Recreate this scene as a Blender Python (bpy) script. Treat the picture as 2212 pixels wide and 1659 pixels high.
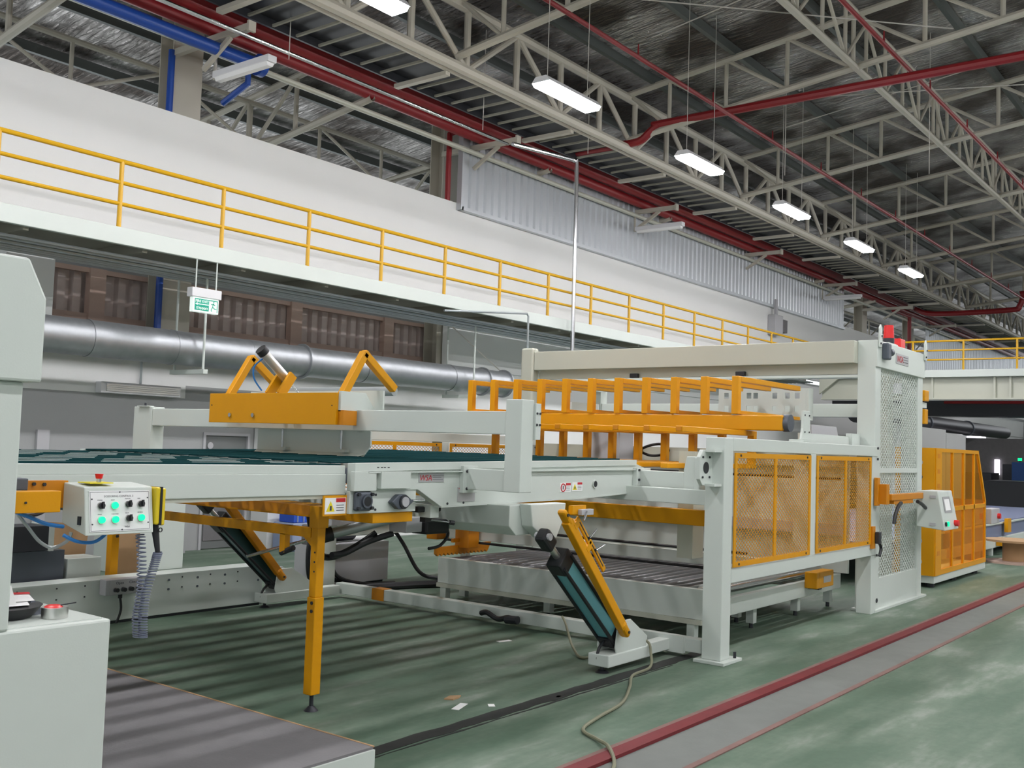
import bpy, math, random
from mathutils import Vector, Matrix
random.seed(7)
for o in list(bpy.data.objects): bpy.data.objects.remove(o, do_unlink=True)
SC = bpy.context.scene
COL = SC.collection

# ------------------------------------------------------------------ camera
YAW, PITCH, ROLL = math.radians(37.722), math.radians(3.4475), math.radians(1.914)
cam = bpy.data.cameras.new('camera')
cam.sensor_width = 36.0
cam.lens = 36.0 * 2200.0 / 2212.0
cam.clip_end = 300
camo = bpy.data.objects.new('camera', cam)
COL.objects.link(camo)
_f = Vector((math.cos(YAW) * math.cos(PITCH), math.sin(YAW) * math.cos(PITCH), math.sin(PITCH)))
_r = Vector((math.sin(YAW), -math.cos(YAW), 0))
_u = _r.cross(_f)
_r2 = _r * math.cos(ROLL) + _u * math.sin(ROLL)
_u2 = -_r * math.sin(ROLL) + _u * math.cos(ROLL)
camo.matrix_world = Matrix(((_r2.x, _u2.x, -_f.x, 0), (_r2.y, _u2.y, -_f.y, 0), (_r2.z, _u2.z, -_f.z, 2.0), (0, 0, 0, 1)))
SC.camera = camo

# ------------------------------------------------------------------ world (overcast daylight coming in through the open sides)
W = bpy.data.worlds.new('world')
SC.world = W
W.use_nodes = True
bg = W.node_tree.nodes['Background']
bg.inputs[0].default_value = (0.93, 0.97, 1.0, 1)
bg.inputs[1].default_value = 1.5
SC.view_settings.view_transform = 'Standard'
SC.view_settings.look = 'None'
SC.view_settings.gamma = 1.0
SC.view_settings.use_curve_mapping = False
SC.view_settings.exposure = 0.0
LAMP_E = 125.0

# ------------------------------------------------------------------ helpers
def mat(name, col, rough=0.5, metal=0.0, var=0.0, scale=3.0, bump=0.0, bscale=40.0, emit=0.0, alpha=1.0, spec=0.5, coat=0.0):
    m = bpy.data.materials.new(name); m.use_nodes = True
    nt = m.node_tree; b = nt.nodes['Principled BSDF']
    c = (*col, 1)
    b.inputs['Base Color'].default_value = c
    b.inputs['Roughness'].default_value = rough
    b.inputs['Metallic'].default_value = metal
    b.inputs['Specular IOR Level'].default_value = spec
    if coat: b.inputs['Coat Weight'].default_value = coat
    tc = nt.nodes.new('ShaderNodeTexCoord')
    if var > 0:
        n = nt.nodes.new('ShaderNodeTexNoise'); n.inputs['Scale'].default_value = scale; n.inputs['Detail'].default_value = 6
        r = nt.nodes.new('ShaderNodeMapRange'); r.inputs[3].default_value = 1 - var; r.inputs[4].default_value = 1 + var
        mx = nt.nodes.new('ShaderNodeMix'); mx.data_type = 'RGBA'; mx.blend_type = 'MULTIPLY'; mx.inputs[0].default_value = 1
        nt.links.new(tc.outputs['Object'], n.inputs['Vector']); nt.links.new(n.outputs['Fac'], r.inputs[0])
        mx.inputs[6].default_value = c; nt.links.new(r.outputs[0], mx.inputs[7]); nt.links.new(mx.outputs[2], b.inputs['Base Color'])
    if bump > 0:
        n2 = nt.nodes.new('ShaderNodeTexNoise'); n2.inputs['Scale'].default_value = bscale; n2.inputs['Detail'].default_value = 4
        bp = nt.nodes.new('ShaderNodeBump'); bp.inputs['Strength'].default_value = bump; bp.inputs['Distance'].default_value = 0.02
        nt.links.new(tc.outputs['Object'], n2.inputs['Vector']); nt.links.new(n2.outputs['Fac'], bp.inputs['Height']); nt.links.new(bp.outputs[0], b.inputs['Normal'])
    if emit > 0:
        b.inputs['Emission Color'].default_value = c; b.inputs['Emission Strength'].default_value = emit
    if alpha < 1: b.inputs['Alpha'].default_value = alpha
    return m

M = {}
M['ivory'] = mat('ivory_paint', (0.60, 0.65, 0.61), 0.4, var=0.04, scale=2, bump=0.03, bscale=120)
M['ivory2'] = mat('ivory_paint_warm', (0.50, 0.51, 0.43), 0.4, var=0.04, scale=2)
M['wallw'] = mat('white_wall_paint', (0.80, 0.81, 0.80), 0.8, var=0.03, scale=0.6, bump=0.05, bscale=30)
M['wallg'] = mat('grey_wall_paint', (0.36, 0.37, 0.37), 0.8, var=0.05, scale=1.0, bump=0.05, bscale=30)
M['yellow'] = mat('yellow_paint', (0.68, 0.30, 0.0), 0.4, var=0.05, scale=4, bump=0.03, bscale=90, spec=0.35)
M['orange'] = mat('amber_paint', (0.60, 0.22, 0.002), 0.42, var=0.05, scale=4)
M['rail'] = mat('railing_yellow', (0.66, 0.37, 0.008), 0.35, var=0.04, scale=3)
M['red'] = mat('red_pipe_paint', (0.24, 0.012, 0.016), 0.4, var=0.1, scale=3)
M['redb'] = mat('bright_red_plastic', (0.75, 0.02, 0.02), 0.35)
M['blue'] = mat('blue_pipe_paint', (0.01, 0.06, 0.32), 0.35)
M['bluec'] = mat('blue_hose', (0.03, 0.22, 0.62), 0.4)
M['black'] = mat('black_rubber', (0.012, 0.013, 0.016), 0.45)
M['dark'] = mat('dark_steel', (0.04, 0.042, 0.05), 0.4, metal=0.3)
M['gmet'] = mat('grey_cast_iron', (0.10, 0.115, 0.14), 0.45, metal=0.3)
M['steel'] = mat('bright_steel', (0.62, 0.63, 0.65), 0.22, metal=1.0)
M['alu'] = mat('aluminium', (0.70, 0.70, 0.68), 0.35, metal=1.0)
M['galv'] = mat('galvanised_sheet', (0.42, 0.44, 0.46), 0.46, metal=0.85, var=0.16, scale=9, bump=0.04, bscale=8)
M['clad'] = mat('silver_cladding', (0.58, 0.61, 0.64), 0.42, metal=0.7, var=0.08, scale=0.7)
M['brown'] = mat('pale_brown_sheet', (0.56, 0.47, 0.44), 0.6, metal=0.1, var=0.12, scale=2)  # pale brown with slight random variation
M['browns'] = mat('brown_painted_steel', (0.50, 0.36, 0.30), 0.6, var=0.1, scale=2)
M['truss'] = mat('cream_steel_paint', (0.49, 0.46, 0.39), 0.5, var=0.05, scale=1)
M['purlin'] = mat('dark_galvanised_purlin', (0.13, 0.145, 0.14), 0.5, metal=0.5)
M['soffit'] = mat('dark_deck_soffit', (0.30, 0.29, 0.24), 0.8, var=0.25, scale=1.5)
M['cond'] = mat('conduit_grey', (0.42, 0.46, 0.47), 0.4, metal=0.6)
M['belt'] = mat('dark_green_belt', (0.008, 0.042, 0.046), 0.95, spec=0.03)
M['roller'] = mat('worn_dark_roller', (0.16, 0.16, 0.17), 0.36, metal=0.8, var=0.3, scale=3)
M['teal'] = mat('teal_anodised', (0.15, 0.42, 0.48), 0.4, metal=0.15)
M['teald'] = mat('dark_teal_anodised', (0.03, 0.085, 0.095), 0.35, metal=0.4)
M['card'] = mat('cardboard', (0.40, 0.25, 0.13), 0.8, var=0.1, scale=6)
M['conc'] = mat('grey_concrete', (0.17, 0.165, 0.17), 0.85, var=0.16, scale=6, bump=0.15, bscale=60)
M['concl'] = mat('pale_concrete', (0.165, 0.178, 0.165), 0.85, var=0.12, scale=5, bump=0.1, bscale=60)
M['paper'] = mat('paper_white', (0.85, 0.85, 0.85), 0.7)
M['doorg'] = mat('grey_door_paint', (0.17, 0.18, 0.18), 0.5)
M['green_l'] = mat('green_lamp', (0.0, 0.85, 0.30), 0.3, emit=1.25)
M['lampw'] = mat('lit_diffuser', (1.0, 0.98, 1.0), 0.5, emit=LAMP_E)
M['lamph'] = mat('lamp_housing', (0.72, 0.72, 0.74), 0.4)
M['signg'] = mat('exit_green', (0.0, 0.30, 0.20), 0.4, emit=0.25)
M['signw'] = mat('exit_white', (0.85, 0.95, 0.9), 0.4, emit=0.5)
M['wire'] = mat('wire', (0.55, 0.52, 0.48), 0.5)
M['redline'] = mat('red_floor_paint', (0.15, 0.012, 0.016), 0.7, var=0.25, scale=6)
M['pink'] = mat('worn_red_paint', (0.20, 0.115, 0.10), 0.8, var=0.25, scale=6)
M['text'] = mat('dark_print', (0.05, 0.05, 0.07), 0.6)
M['redt'] = mat('red_print', (0.55, 0.02, 0.03), 0.5)
M['ylabel'] = mat('yellow_label', (0.80, 0.68, 0.02), 0.5)
M['silverl'] = mat('silver_label', (0.45, 0.45, 0.46), 0.4, metal=0.3)
M['bcrate'] = mat('blue_plastic', (0.03, 0.10, 0.55), 0.4)
M['pblue'] = mat('pale_blue_sheet', (0.30, 0.36, 0.52), 0.6)
M['bluebelt'] = mat('blue_grey_belt', (0.16, 0.19, 0.30), 0.5)
M['dirt'] = mat('black_dirt', (0.02, 0.022, 0.02), 0.8, var=0.5, scale=8)
M['hose'] = mat('olive_hose', (0.20, 0.20, 0.13), 0.5)
M['coil'] = mat('grey_coil_cord', (0.16, 0.18, 0.25), 0.4)
M['pend'] = mat('pendant_yellow', (0.75, 0.56, 0.02), 0.35)
M['boxgrey'] = mat('box_side_grey', (0.45, 0.45, 0.47), 0.45)
M['tarp'] = mat('deep_blue_paint', (0.012, 0.06, 0.22), 0.5)

def tinted():
    m = bpy.data.materials.new('amber_polycarbonate'); m.use_nodes = True
    nt = m.node_tree; b = nt.nodes['Principled BSDF']
    b.inputs['Base Color'].default_value = (0.75, 0.36, 0.03, 1); b.inputs['Roughness'].default_value = 0.15
    tr = nt.nodes.new('ShaderNodeBsdfTransparent'); tr.inputs[0].default_value = (1.0, 0.80, 0.45, 1)
    ms = nt.nodes.new('ShaderNodeMixShader'); ms.inputs[0].default_value = 0.22
    nt.links.new(tr.outputs[0], ms.inputs[1]); nt.links.new(b.outputs[0], ms.inputs[2])
    nt.links.new(ms.outputs[0], nt.nodes['Material Output'].inputs[0])
    return m
M['amber'] = tinted()

def floor_mat():
    m = bpy.data.materials.new('green_epoxy_floor'); m.use_nodes = True
    nt = m.node_tree; b = nt.nodes['Principled BSDF']; L = nt.links.new
    tc = nt.nodes.new('ShaderNodeTexCoord')
    mp = nt.nodes.new('ShaderNodeMapping'); mp.inputs['Scale'].default_value = (0.35, 1.3, 1); mp.inputs['Rotation'].default_value = (0, 0, 0.12)
    n1 = nt.nodes.new('ShaderNodeTexNoise'); n1.inputs['Scale'].default_value = 1.6; n1.inputs['Detail'].default_value = 9; n1.inputs['Roughness'].default_value = 0.62
    r1 = nt.nodes.new('ShaderNodeValToRGB')
    r1.color_ramp.elements[0].position = 0.42; r1.color_ramp.elements[0].color = (0.088, 0.142, 0.098, 1)
    r1.color_ramp.elements[1].position = 0.69; r1.color_ramp.elements[1].color = (0.26, 0.295, 0.255, 1)
    e = r1.color_ramp.elements.new(0.56); e.color = (0.14, 0.192, 0.144, 1)
    n2 = nt.nodes.new('ShaderNodeTexNoise'); n2.inputs['Scale'].default_value = 14; n2.inputs['Detail'].default_value = 6
    r2 = nt.nodes.new('ShaderNodeMapRange'); r2.inputs[3].default_value = 0.82; r2.inputs[4].default_value = 1.16
    mx = nt.nodes.new('ShaderNodeMix'); mx.data_type = 'RGBA'; mx.blend_type = 'MULTIPLY'; mx.inputs[0].default_value = 1
    L(tc.outputs['Object'], mp.inputs[0]); L(mp.outputs[0], n1.inputs['Vector']); L(n1.outputs['Fac'], r1.inputs[0])
    L(tc.outputs['Object'], n2.inputs['Vector']); L(n2.outputs['Fac'], r2.inputs[0])
    L(r1.outputs[0], mx.inputs[6]); L(r2.outputs[0], mx.inputs[7]); L(mx.outputs[2], b.inputs['Base Color'])
    rr = nt.nodes.new('ShaderNodeMapRange'); rr.inputs[3].default_value = 0.5; rr.inputs[4].default_value = 0.75; b.inputs['Specular IOR Level'].default_value = 0.3
    L(n1.outputs['Fac'], rr.inputs[0]); L(rr.outputs[0], b.inputs['Roughness'])
    return m
M['floor'] = floor_mat()

def foil_mat():
    m = bpy.data.materials.new('wrinkled_foil_insulation'); m.use_nodes = True
    nt = m.node_tree; b = nt.nodes['Principled BSDF']; L = nt.links.new
    b.inputs['Base Color'].default_value = (0.50, 0.48, 0.47, 1); b.inputs['Metallic'].default_value = 1.0; b.inputs['Roughness'].default_value = 0.17
    tc = nt.nodes.new('ShaderNodeTexCoord')
    mp = nt.nodes.new('ShaderNodeMapping'); mp.inputs['Scale'].default_value = (6.5, 1.3, 1); mp.inputs['Rotation'].default_value = (0, 0, 0.12)
    n1 = nt.nodes.new('ShaderNodeTexNoise'); n1.inputs['Scale'].default_value = 1.5; n1.inputs['Detail'].default_value = 7; n1.inputs['Distortion'].default_value = 0.8
    bp = nt.nodes.new('ShaderNodeBump'); bp.inputs['Strength'].default_value = 1.0; bp.inputs['Distance'].default_value = 0.2
    L(tc.outputs['Object'], mp.inputs[0]); L(mp.outputs[0], n1.inputs['Vector']); L(n1.outputs['Fac'], bp.inputs['Height']); L(bp.outputs[0], b.inputs['Normal'])
    n2 = nt.nodes.new('ShaderNodeTexNoise'); n2.inputs['Scale'].default_value = 0.8; n2.inputs['Detail'].default_value = 5
    rp = nt.nodes.new('ShaderNodeValToRGB')  # ramp puts the foil's dark tones and bright glints into its colour
    rp.color_ramp.elements[0].position = 0.42; rp.color_ramp.elements[0].color = (0.115, 0.096, 0.084, 1)
    rp.color_ramp.elements[1].position = 0.64; rp.color_ramp.elements[1].color = (0.66, 0.635, 0.62, 1)
    L(tc.outputs['Object'], n2.inputs['Vector']); L(n2.outputs['Fac'], rp.inputs[0]); L(rp.outputs[0], b.inputs['Base Color'])
    return m
M['foil'] = foil_mat()

class MB:
    def __init__(s): s.v = []; s.f = []
    def add(s, v, f):
        k = len(s.v); s.v += [tuple(p) for p in v]; s.f += [tuple(i + k for i in q) for q in f]; return s
    def box(s, x0, x1, y0, y1, z0, z1):
        return s.add([(x0, y0, z0), (x1, y0, z0), (x1, y1, z0), (x0, y1, z0), (x0, y0, z1), (x1, y0, z1), (x1, y1, z1), (x0, y1, z1)],
                     [(3, 2, 1, 0), (4, 5, 6, 7), (0, 1, 5, 4), (1, 2, 6, 5), (2, 3, 7, 6), (3, 0, 4, 7)])
    def bar(s, p0, p1, w, h, up=(0, 0, 1)):
        p0, p1 = Vector(p0), Vector(p1); d = (p1 - p0).normalized(); up = Vector(up)
        if abs(d.dot(up)) > 0.99: up = Vector((1, 0, 0))
        a = d.cross(up).normalized() * (w / 2); b = a.normalized().cross(d).normalized() * (h / 2)
        v = [p - a - b for p in (p0,)] + [p0 + a - b, p0 + a + b, p0 - a + b, p1 - a - b, p1 + a - b, p1 + a + b, p1 - a + b]
        return s.add(v, [(3, 2, 1, 0), (4, 5, 6, 7), (0, 1, 5, 4), (1, 2, 6, 5), (2, 3, 7, 6), (3, 0, 4, 7)])
    def cyl(s, p0, p1, r, r2=None, n=12, cap=True):
        r2 = r if r2 is None else r2
        p0, p1 = Vector(p0), Vector(p1); d = (p1 - p0).normalized()
        up = Vector((0, 0, 1)) if abs(d.z) < 0.9 else Vector((1, 0, 0))
        a = d.cross(up).normalized(); b = a.cross(d)
        v = []
        for p, q in ((p0, r), (p1, r2)):
            for i in range(n):
                t = 2 * math.pi * i / n; v.append(p + a * q * math.cos(t) + b * q * math.sin(t))
        f = [(i, i + n, (i + 1) % n + n, (i + 1) % n) for i in range(n)]
        if cap: f += [tuple(range(n)), tuple(reversed(range(n, 2 * n)))]
        return s.add(v, f)
    def tube(s, pts, r, n=8):
        P = [Vector(p) for p in pts]; v = []; pa = None
        for i, p in enumerate(P):
            d = (P[min(i + 1, len(P) - 1)] - P[max(i - 1, 0)]).normalized()
            if pa is None:
                up = Vector((0, 0, 1)) if abs(d.z) < 0.9 else Vector((1, 0, 0)); a = d.cross(up).normalized()
            else:
                a = (pa - d * pa.dot(d)).normalized()
            pa = a; b = a.cross(d)
            for k in range(n):
                t = 2 * math.pi * k / n; v.append(p + a * r * math.cos(t) + b * r * math.sin(t))
        f = []
        for i in range(len(P) - 1):
            for k in range(n): f.append((i * n + k, (i + 1) * n + k, (i + 1) * n + (k + 1) % n, i * n + (k + 1) % n))
        f += [tuple(range(n)), tuple(reversed(range((len(P) - 1) * n, len(P) * n)))]
        return s.add(v, f)
    def prism(s, poly, ax, a, b):
        n = len(poly)
        def P(u, w, t): return {'y': (u, t, w), 'x': (t, u, w), 'z': (u, w, t)}[ax]
        v = [P(u, w, a) for u, w in poly] + [P(u, w, b) for u, w in poly]
        f = [(i, (i + 1) % n, (i + 1) % n + n, i + n) for i in range(n)] + [tuple(reversed(range(n))), tuple(range(n, 2 * n))]
        return s.add(v, f)
    def quad(s, a, b, c, d): return s.add([a, b, c, d], [(0, 1, 2, 3)])

def B(*a): return MB().box(*a)
def BAR(*a, **k): return MB().bar(*a, **k)
def CYL(*a, **k): return MB().cyl(*a, **k)
def TUBE(*a, **k): return MB().tube(*a, **k)
def PR(*a): return MB().prism(*a)

def smooth_path(pts, k=6):
    P = [Vector(p) for p in pts]; out = []
    for i in range(len(P) - 1):
        a, b, c, d = P[max(i - 1, 0)], P[i], P[i + 1], P[min(i + 2, len(P) - 1)]
        for j in range(k):
            t = j / k
            out.append(0.5 * ((2 * b) + (c - a) * t + (2 * a - 5 * b + 4 * c - d) * t * t + (3 * b - a - 3 * c + d) * t ** 3))
    out.append(P[-1]); return out

ROOT = {}
def tag(o, label=None, cat=None, group=None, kind=None):
    if label: o['label'] = label
    if cat: o['category'] = cat
    if group: o['group'] = group
    if kind: o['kind'] = kind
    return o
def thing(name, label, cat, loc=(0, 0, 0), group=None):
    o = bpy.data.objects.new(name, None); o.empty_display_size = 0.2; COL.objects.link(o); o.location = loc
    ROOT[o.name] = Vector(loc); return tag(o, label, cat, group)
def fix_normals(me):
    import bmesh
    bm = bmesh.new(); bm.from_mesh(me); bmesh.ops.recalc_face_normals(bm, faces=bm.faces); bm.to_mesh(me); bm.free()
def part(name, mb, m, parent=None, smooth=False, bevel=0.0, loc=None):
    """mb is given in world coordinates; the object hangs under parent (if any) or stands alone at loc"""
    base = ROOT[parent.name] if parent is not None else Vector(loc or (0, 0, 0))
    me = bpy.data.meshes.new(name); me.from_pydata([tuple(Vector(p) - base) for p in mb.v], [], mb.f); fix_normals(me)
    me.materials.append(M[m] if isinstance(m, str) else m)
    o = bpy.data.objects.new(name, me); COL.objects.link(o)
    if parent is not None: o.parent = parent; ROOT[o.name] = base
    else: o.location = base; ROOT[o.name] = base
    if smooth:
        for p in me.polygons: p.use_smooth = True
        mo = o.modifiers.new('split', 'EDGE_SPLIT'); mo.split_angle = math.radians(35)
    if bevel:
        mo = o.modifiers.new('bevel', 'BEVEL'); mo.width = bevel; mo.segments = 2; mo.limit_method = 'ANGLE'
    return o
def single(name, label, cat, mb, m, group=None, smooth=False, bevel=0.0):
    xs = [p[0] for p in mb.v]; ys = [p[1] for p in mb.v]; zs = [p[2] for p in mb.v]
    o = part(name, mb, m, None, smooth, bevel, loc=((min(xs) + max(xs)) / 2, (min(ys) + max(ys)) / 2, min(zs)))
    return tag(o, label, cat, group)
def struct(name, mb, m, parent=None, label=None, **k):
    o = part(name, mb, m, parent, **k)
    if parent is None: o['kind'] = 'structure'
    if label: o['label'] = label
    return o
def copy_tree(o, dv, label=None, group=None, parent=None):
    c = o.copy(); COL.objects.link(c)
    if parent is None:
        c.location = o.location + Vector(dv); ROOT[c.name] = ROOT[o.name] + Vector(dv)
        if label: c['label'] = label
        if group: c['group'] = group
    else:
        c.parent = parent; ROOT[c.name] = ROOT[parent.name]
    for ch in list(o.children): copy_tree(ch, dv, parent=c)
    return c
def text(name, s, size, origin, ex, ey, m, parent=None, depth=0.001, align='LEFT'):
    """flat lettering as mesh: origin = baseline start, ex = reading direction, ey = up"""
    cu = bpy.data.curves.new(name, 'FONT'); cu.body = s; cu.size = size; cu.extrude = depth; cu.align_x = align; cu.resolution_u = 2
    t = bpy.data.objects.new(name + '_tmp', cu); COL.objects.link(t)
    dg = bpy.context.evaluated_depsgraph_get()
    me = bpy.data.meshes.new_from_object(t.evaluated_get(dg))
    bpy.data.objects.remove(t, do_unlink=True)
    ex = Vector(ex).normalized(); ey = Vector(ey).normalized(); ez = ex.cross(ey); og = Vector(origin)
    base = ROOT[parent.name] if parent is not None else Vector((0, 0, 0))
    for v in me.vertices: v.co = og + ex * v.co.x + ey * v.co.y + ez * v.co.z - base
    me.materials.clear(); me.materials.append(M[m])
    o = bpy.data.objects.new(name, me); COL.objects.link(o)
    if parent is not None: o.parent = parent; ROOT[o.name] = base
    return o
def clip_seg(p, d, x0, x1, z0, z1):
    t0, t1 = -1e9, 1e9
    for a, da, lo, hi in ((p[0], d[0], x0, x1), (p[1], d[1], z0, z1)):
        ta, tb = (lo - a) / da, (hi - a) / da
        t0 = max(t0, min(ta, tb)); t1 = min(t1, max(ta, tb))
    return (t0, t1) if t1 > t0 else None
def lattice(x0, x1, z0, z1, y, pw, ph, w, ax='y'):
    """expanded-metal diamonds: two families of strips, clipped to the rectangle"""
    mb = MB(); ln = math.hypot(pw, ph)
    n = int((x1 - x0) / pw + (z1 - z0) / ph) + 2
    for sg in (1, -1):
        d = (pw / ln, sg * ph / ln)
        for i in range(-n, n * 2):
            p = (x0 + i * pw, z0 if sg > 0 else z1)
            c = clip_seg(p, d, x0, x1, z0, z1)
            if not c or c[1] - c[0] < 0.01: continue
            a = (p[0] + d[0] * c[0], p[1] + d[1] * c[0]); b = (p[0] + d[0] * c[1], p[1] + d[1] * c[1])
            yy = y + sg * 0.002
            if ax == 'y': mb.bar((a[0], yy, a[1]), (b[0], yy, b[1]), 0.004, w, up=(0, 1, 0)) if False else mb.bar((a[0], yy, a[1]), (b[0], yy, b[1]), w, 0.004, up=(0, 1, 0))
            else: mb.bar((yy, a[0], a[1]), (yy, b[0], b[1]), w, 0.004, up=(1, 0, 0))
    return mb
def corrugated(u0, u1, z0, z1, plane, ax='y', pitch=0.2, depth=0.04, ridge=0.45):
    """trapezoidal sheet standing upright; u runs along the wall"""
    prof = []; u = u0
    while u < u1:
        for du, dp in ((0, 0), (pitch * ridge, 0), (pitch * (ridge + 0.12), depth), (pitch * 0.88, depth)):
            if u + du <= u1: prof.append((u + du, dp))
        u += pitch
    prof.append((u1, 0)); mb = MB(); v = []; f = []
    for a, dp in prof:
        for z in (z0, z1): v.append((a, plane + dp, z) if ax == 'y' else (plane + dp, a, z))
    for i in range(len(prof) - 1): f.append((2 * i, 2 * i + 2, 2 * i + 3, 2 * i + 1))
    return mb.add(v, f)
def bolts(parent, pts, d, r=0.012, h=0.012, m='dark', name='bolt'):
    for p in pts:
        p = Vector(p); part(name, CYL(p, p + Vector(d) * h, r, n=6), m, parent)

# ================================================================== THE BUILDING
floor = struct('floor', MB().quad((-12, -16, 0), (80, -16, 0), (80, 26, 0), (-12, 26, 0)), 'floor')
struct('trim_1', B(-5, 78, 3.50, 3.61, 0, 0.028), 'redline', label='red painted steel edging strip along the floor channel')
struct('trim_2', B(-5, 78, 3.612, 3.67, 0, 0.016), 'pink', label='worn dusty lip beside the red floor strip')
struct('trim_3', B(-5, 78, 3.10, 3.498, 0, 0.006), 'concl', label='pale concrete channel cover beside the red floor strip')
struct('trim_4', B(-5, 78, 3.05, 3.098, 0, 0.008), 'pink', label='thin faded red line along the floor channel')
# dirty slot in the floor
def jag(y0, y1, x0, x1, n, j, seed):
    rnd = random.Random(seed); xs = [x0 + (x1 - x0) * i / n for i in range(n + 1)]
    return [(x, y0 + rnd.uniform(-j, j)) for x in xs] + [(x, y1 + rnd.uniform(-j, j)) for x in reversed(xs)]
struct('trim_5', PR(jag(4.68, 4.81, 4.40, 9.30, 40, 0.012, 1), 'z', 0.0, 0.004), 'dirt', label='black dirty slot cut in the green floor')
struct('trim_6', PR(jag(4.64, 4.655, 4.40, 8.6, 40, 0.008, 2), 'z', 0.0, 0.003), 'dirt', label='thin chipped line beside the floor slot')
struct('trim_7', PR(jag(9.93, 9.99, 7.6, 9.2, 20, 0.01, 3), 'z', 0.0, 0.004), 'dirt', label='dirty slot in the floor under the far cylinder')
plat = struct('floor_platform', B(-6, 4.39, 4.34, 10.4, 0.0, 0.2), 'conc')
part('edge_face', B(-6, 4.392, 4.325, 4.34, 0.0, 0.185), 'ivory', plat)
part('edge_strip', B(4.385, 4.40, 4.34, 8.3, 0.195, 0.203), 'card', plat)

SL = 0.125
def zr(y): return 10.32 - SL * (y - 12.0)      # roof sheet
def zb(y): return 9.0 + SL * (12.0 - y)        # truss bottom chord
roof = MB()
NX, NY = 44, 26
for i in range(NX + 1):
    for j in range(NY + 1):
        x = -12 + 92 * i / NX; y = -16 + 42 * j / NY
        roof.v.append((x, y, zr(y)))
for i in range(NX):
    for j in range(NY):
        a = i * (NY + 1) + j; roof.f.append((a, a + 1, a + NY + 2, a + NY + 1))
ceiling = struct('ceiling', roof, 'foil')
y = 25.0
while y > -10:
    part('purlin', B(-10, 78, y - 0.05, y + 0.05, zr(y) - 0.22, zr(y) - 0.03), 'purlin', ceiling)
    y -= 1.95
# columns on the wall line
COLX = [10.28 + 7.07 * k for k in range(0, 9)]
wl = struct('wall_upper', B(0, 78, 14.6, 14.75, 4.86, 7.28), 'wallw')
for k, x in enumerate(COLX):
    c = struct('trim_%d' % (20 + k), B(x - 0.30, x + 0.30, 15.38, 15.40, 0, 9.9).box(x - 0.30, x + 0.30, 15.76, 15.78, 0, 9.9).box(x - 0.02, x + 0.02, 15.4, 15.76, 0, 9.9), 'truss',
               label='cream steel column standing behind the white wall')
# lower walls under the mezzanine
wlo = struct('wall_lower', B(0, 10.45, 15.2, 15.35, 2.62, 3.72).box(10.45, 78, 15.2, 15.35, 2.84, 3.72), 'wallw')
struct('wall_dado', B(0, 10.45, 15.2, 15.35, 0, 2.62).box(10.45, 10.85, 15.2, 15.35, 0, 2.84).box(10.85, 11.85, 15.2, 15.35, 2.05, 2.84).box(11.85, 12.4, 15.2, 15.35, 0, 2.84), 'wallg')
struct('wall_low_white', B(12.4, 78, 15.2, 15.35, 0, 2.84), 'wallw')
wb = struct('wall_brown', corrugated(7.9, 17.2, 3.72, 4.70, 15.92, pitch=0.27, depth=0.09, ridge=0.5), 'brown')
part('sill_beam', B(7.9, 17.2, 15.8, 15.9, 3.72, 3.94), 'browns', wb)
part('head_beam', B(7.9, 17.2, 15.8, 15.9, 4.62, 4.70), 'browns', wb)
for x in (9.05, 13.3, 15.9):
    part('post', B(x - 0.14, x + 0.14, 15.75, 15.9, 3.72, 4.7), 'browns', wb)
struct('wall_pier', B(7.2, 7.95, 15.1, 15.34, 3.72, 4.8), 'wallw')
struct('wall_right', B(17.2, 78, 15.15, 15.34, 3.721, 4.8), 'wallw')
struct('wall_back', B(-12, 80, 16.1, 16.2, 0, 4.8), 'wallg')
struct('wall_near_unseen', B(-12, 80, -16.2, -16, 0, 13.9), 'wallw')  # unseen wall, added to hold back daylight from this side
struct('wall_start_unseen', MB().prism([(-16, 6.0), (14.6, 6.0), (14.6, zr(14.6)), (-16, zr(-16))], 'x', -12.2, -12), 'wallw')  # unseen wall, added above an opening that lets fill daylight in
struct('wall_end', B(79, 79.2, -16, 26, 0, 5.6), 'wallg')  # kept low so daylight reaches the far roof foil
# door
d = struct('door_1', B(10.90, 11.80, 15.22, 15.27, 0.01, 2.0), 'doorg')
part('door_frame', B(10.85, 10.90, 15.17, 15.3, 0, 2.05).box(11.80, 11.85, 15.17, 15.3, 0, 2.05).box(10.9, 11.8, 15.17, 15.3, 2.0, 2.05), 'boxgrey', d)
part('door_sign', CYL((11.02, 15.20, 1.82), (11.02, 15.215, 1.82), 0.06, n=16), 'boxgrey', d)
part('kick_plate', B(10.96, 11.74, 15.205, 15.219, 0.15, 0.95), 'conc', d)
struct('window_1', B(7.86, 8.05, 15.14, 15.199, 0.6, 2.0), 'boxgrey')
# raised wall pieces seen through the machine
struct('trim_40', B(9.6, 10.4, 14.9, 15.18, 0, 1.35), 'wallg', label='grey wall pier beside the grey door')
struct('trim_41', B(11.95, 12.45, 14.7, 15.18, 0, 2.4), 'wallw', label='white pier beside the grey door')

# silver cladding on the upper wall
clad = struct('wall_cladding', corrugated(16.75, 40.5, 7.18, 9.25, 14.50, pitch=0.27, depth=0.05, ridge=0.62), 'clad')
part('bottom_flashing', B(16.7, 40.55, 14.46, 14.595, 7.12, 7.2), 'clad', clad)
part('end_flashing', B(16.66, 16.75, 14.46, 14.595, 7.12, 9.25), 'clad', clad)
clad2 = struct('wall_cladding_far', corrugated(52, 78, 6.2, 9.2, 14.52, pitch=0.35, depth=0.06, ridge=0.6), 'clad')

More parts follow.
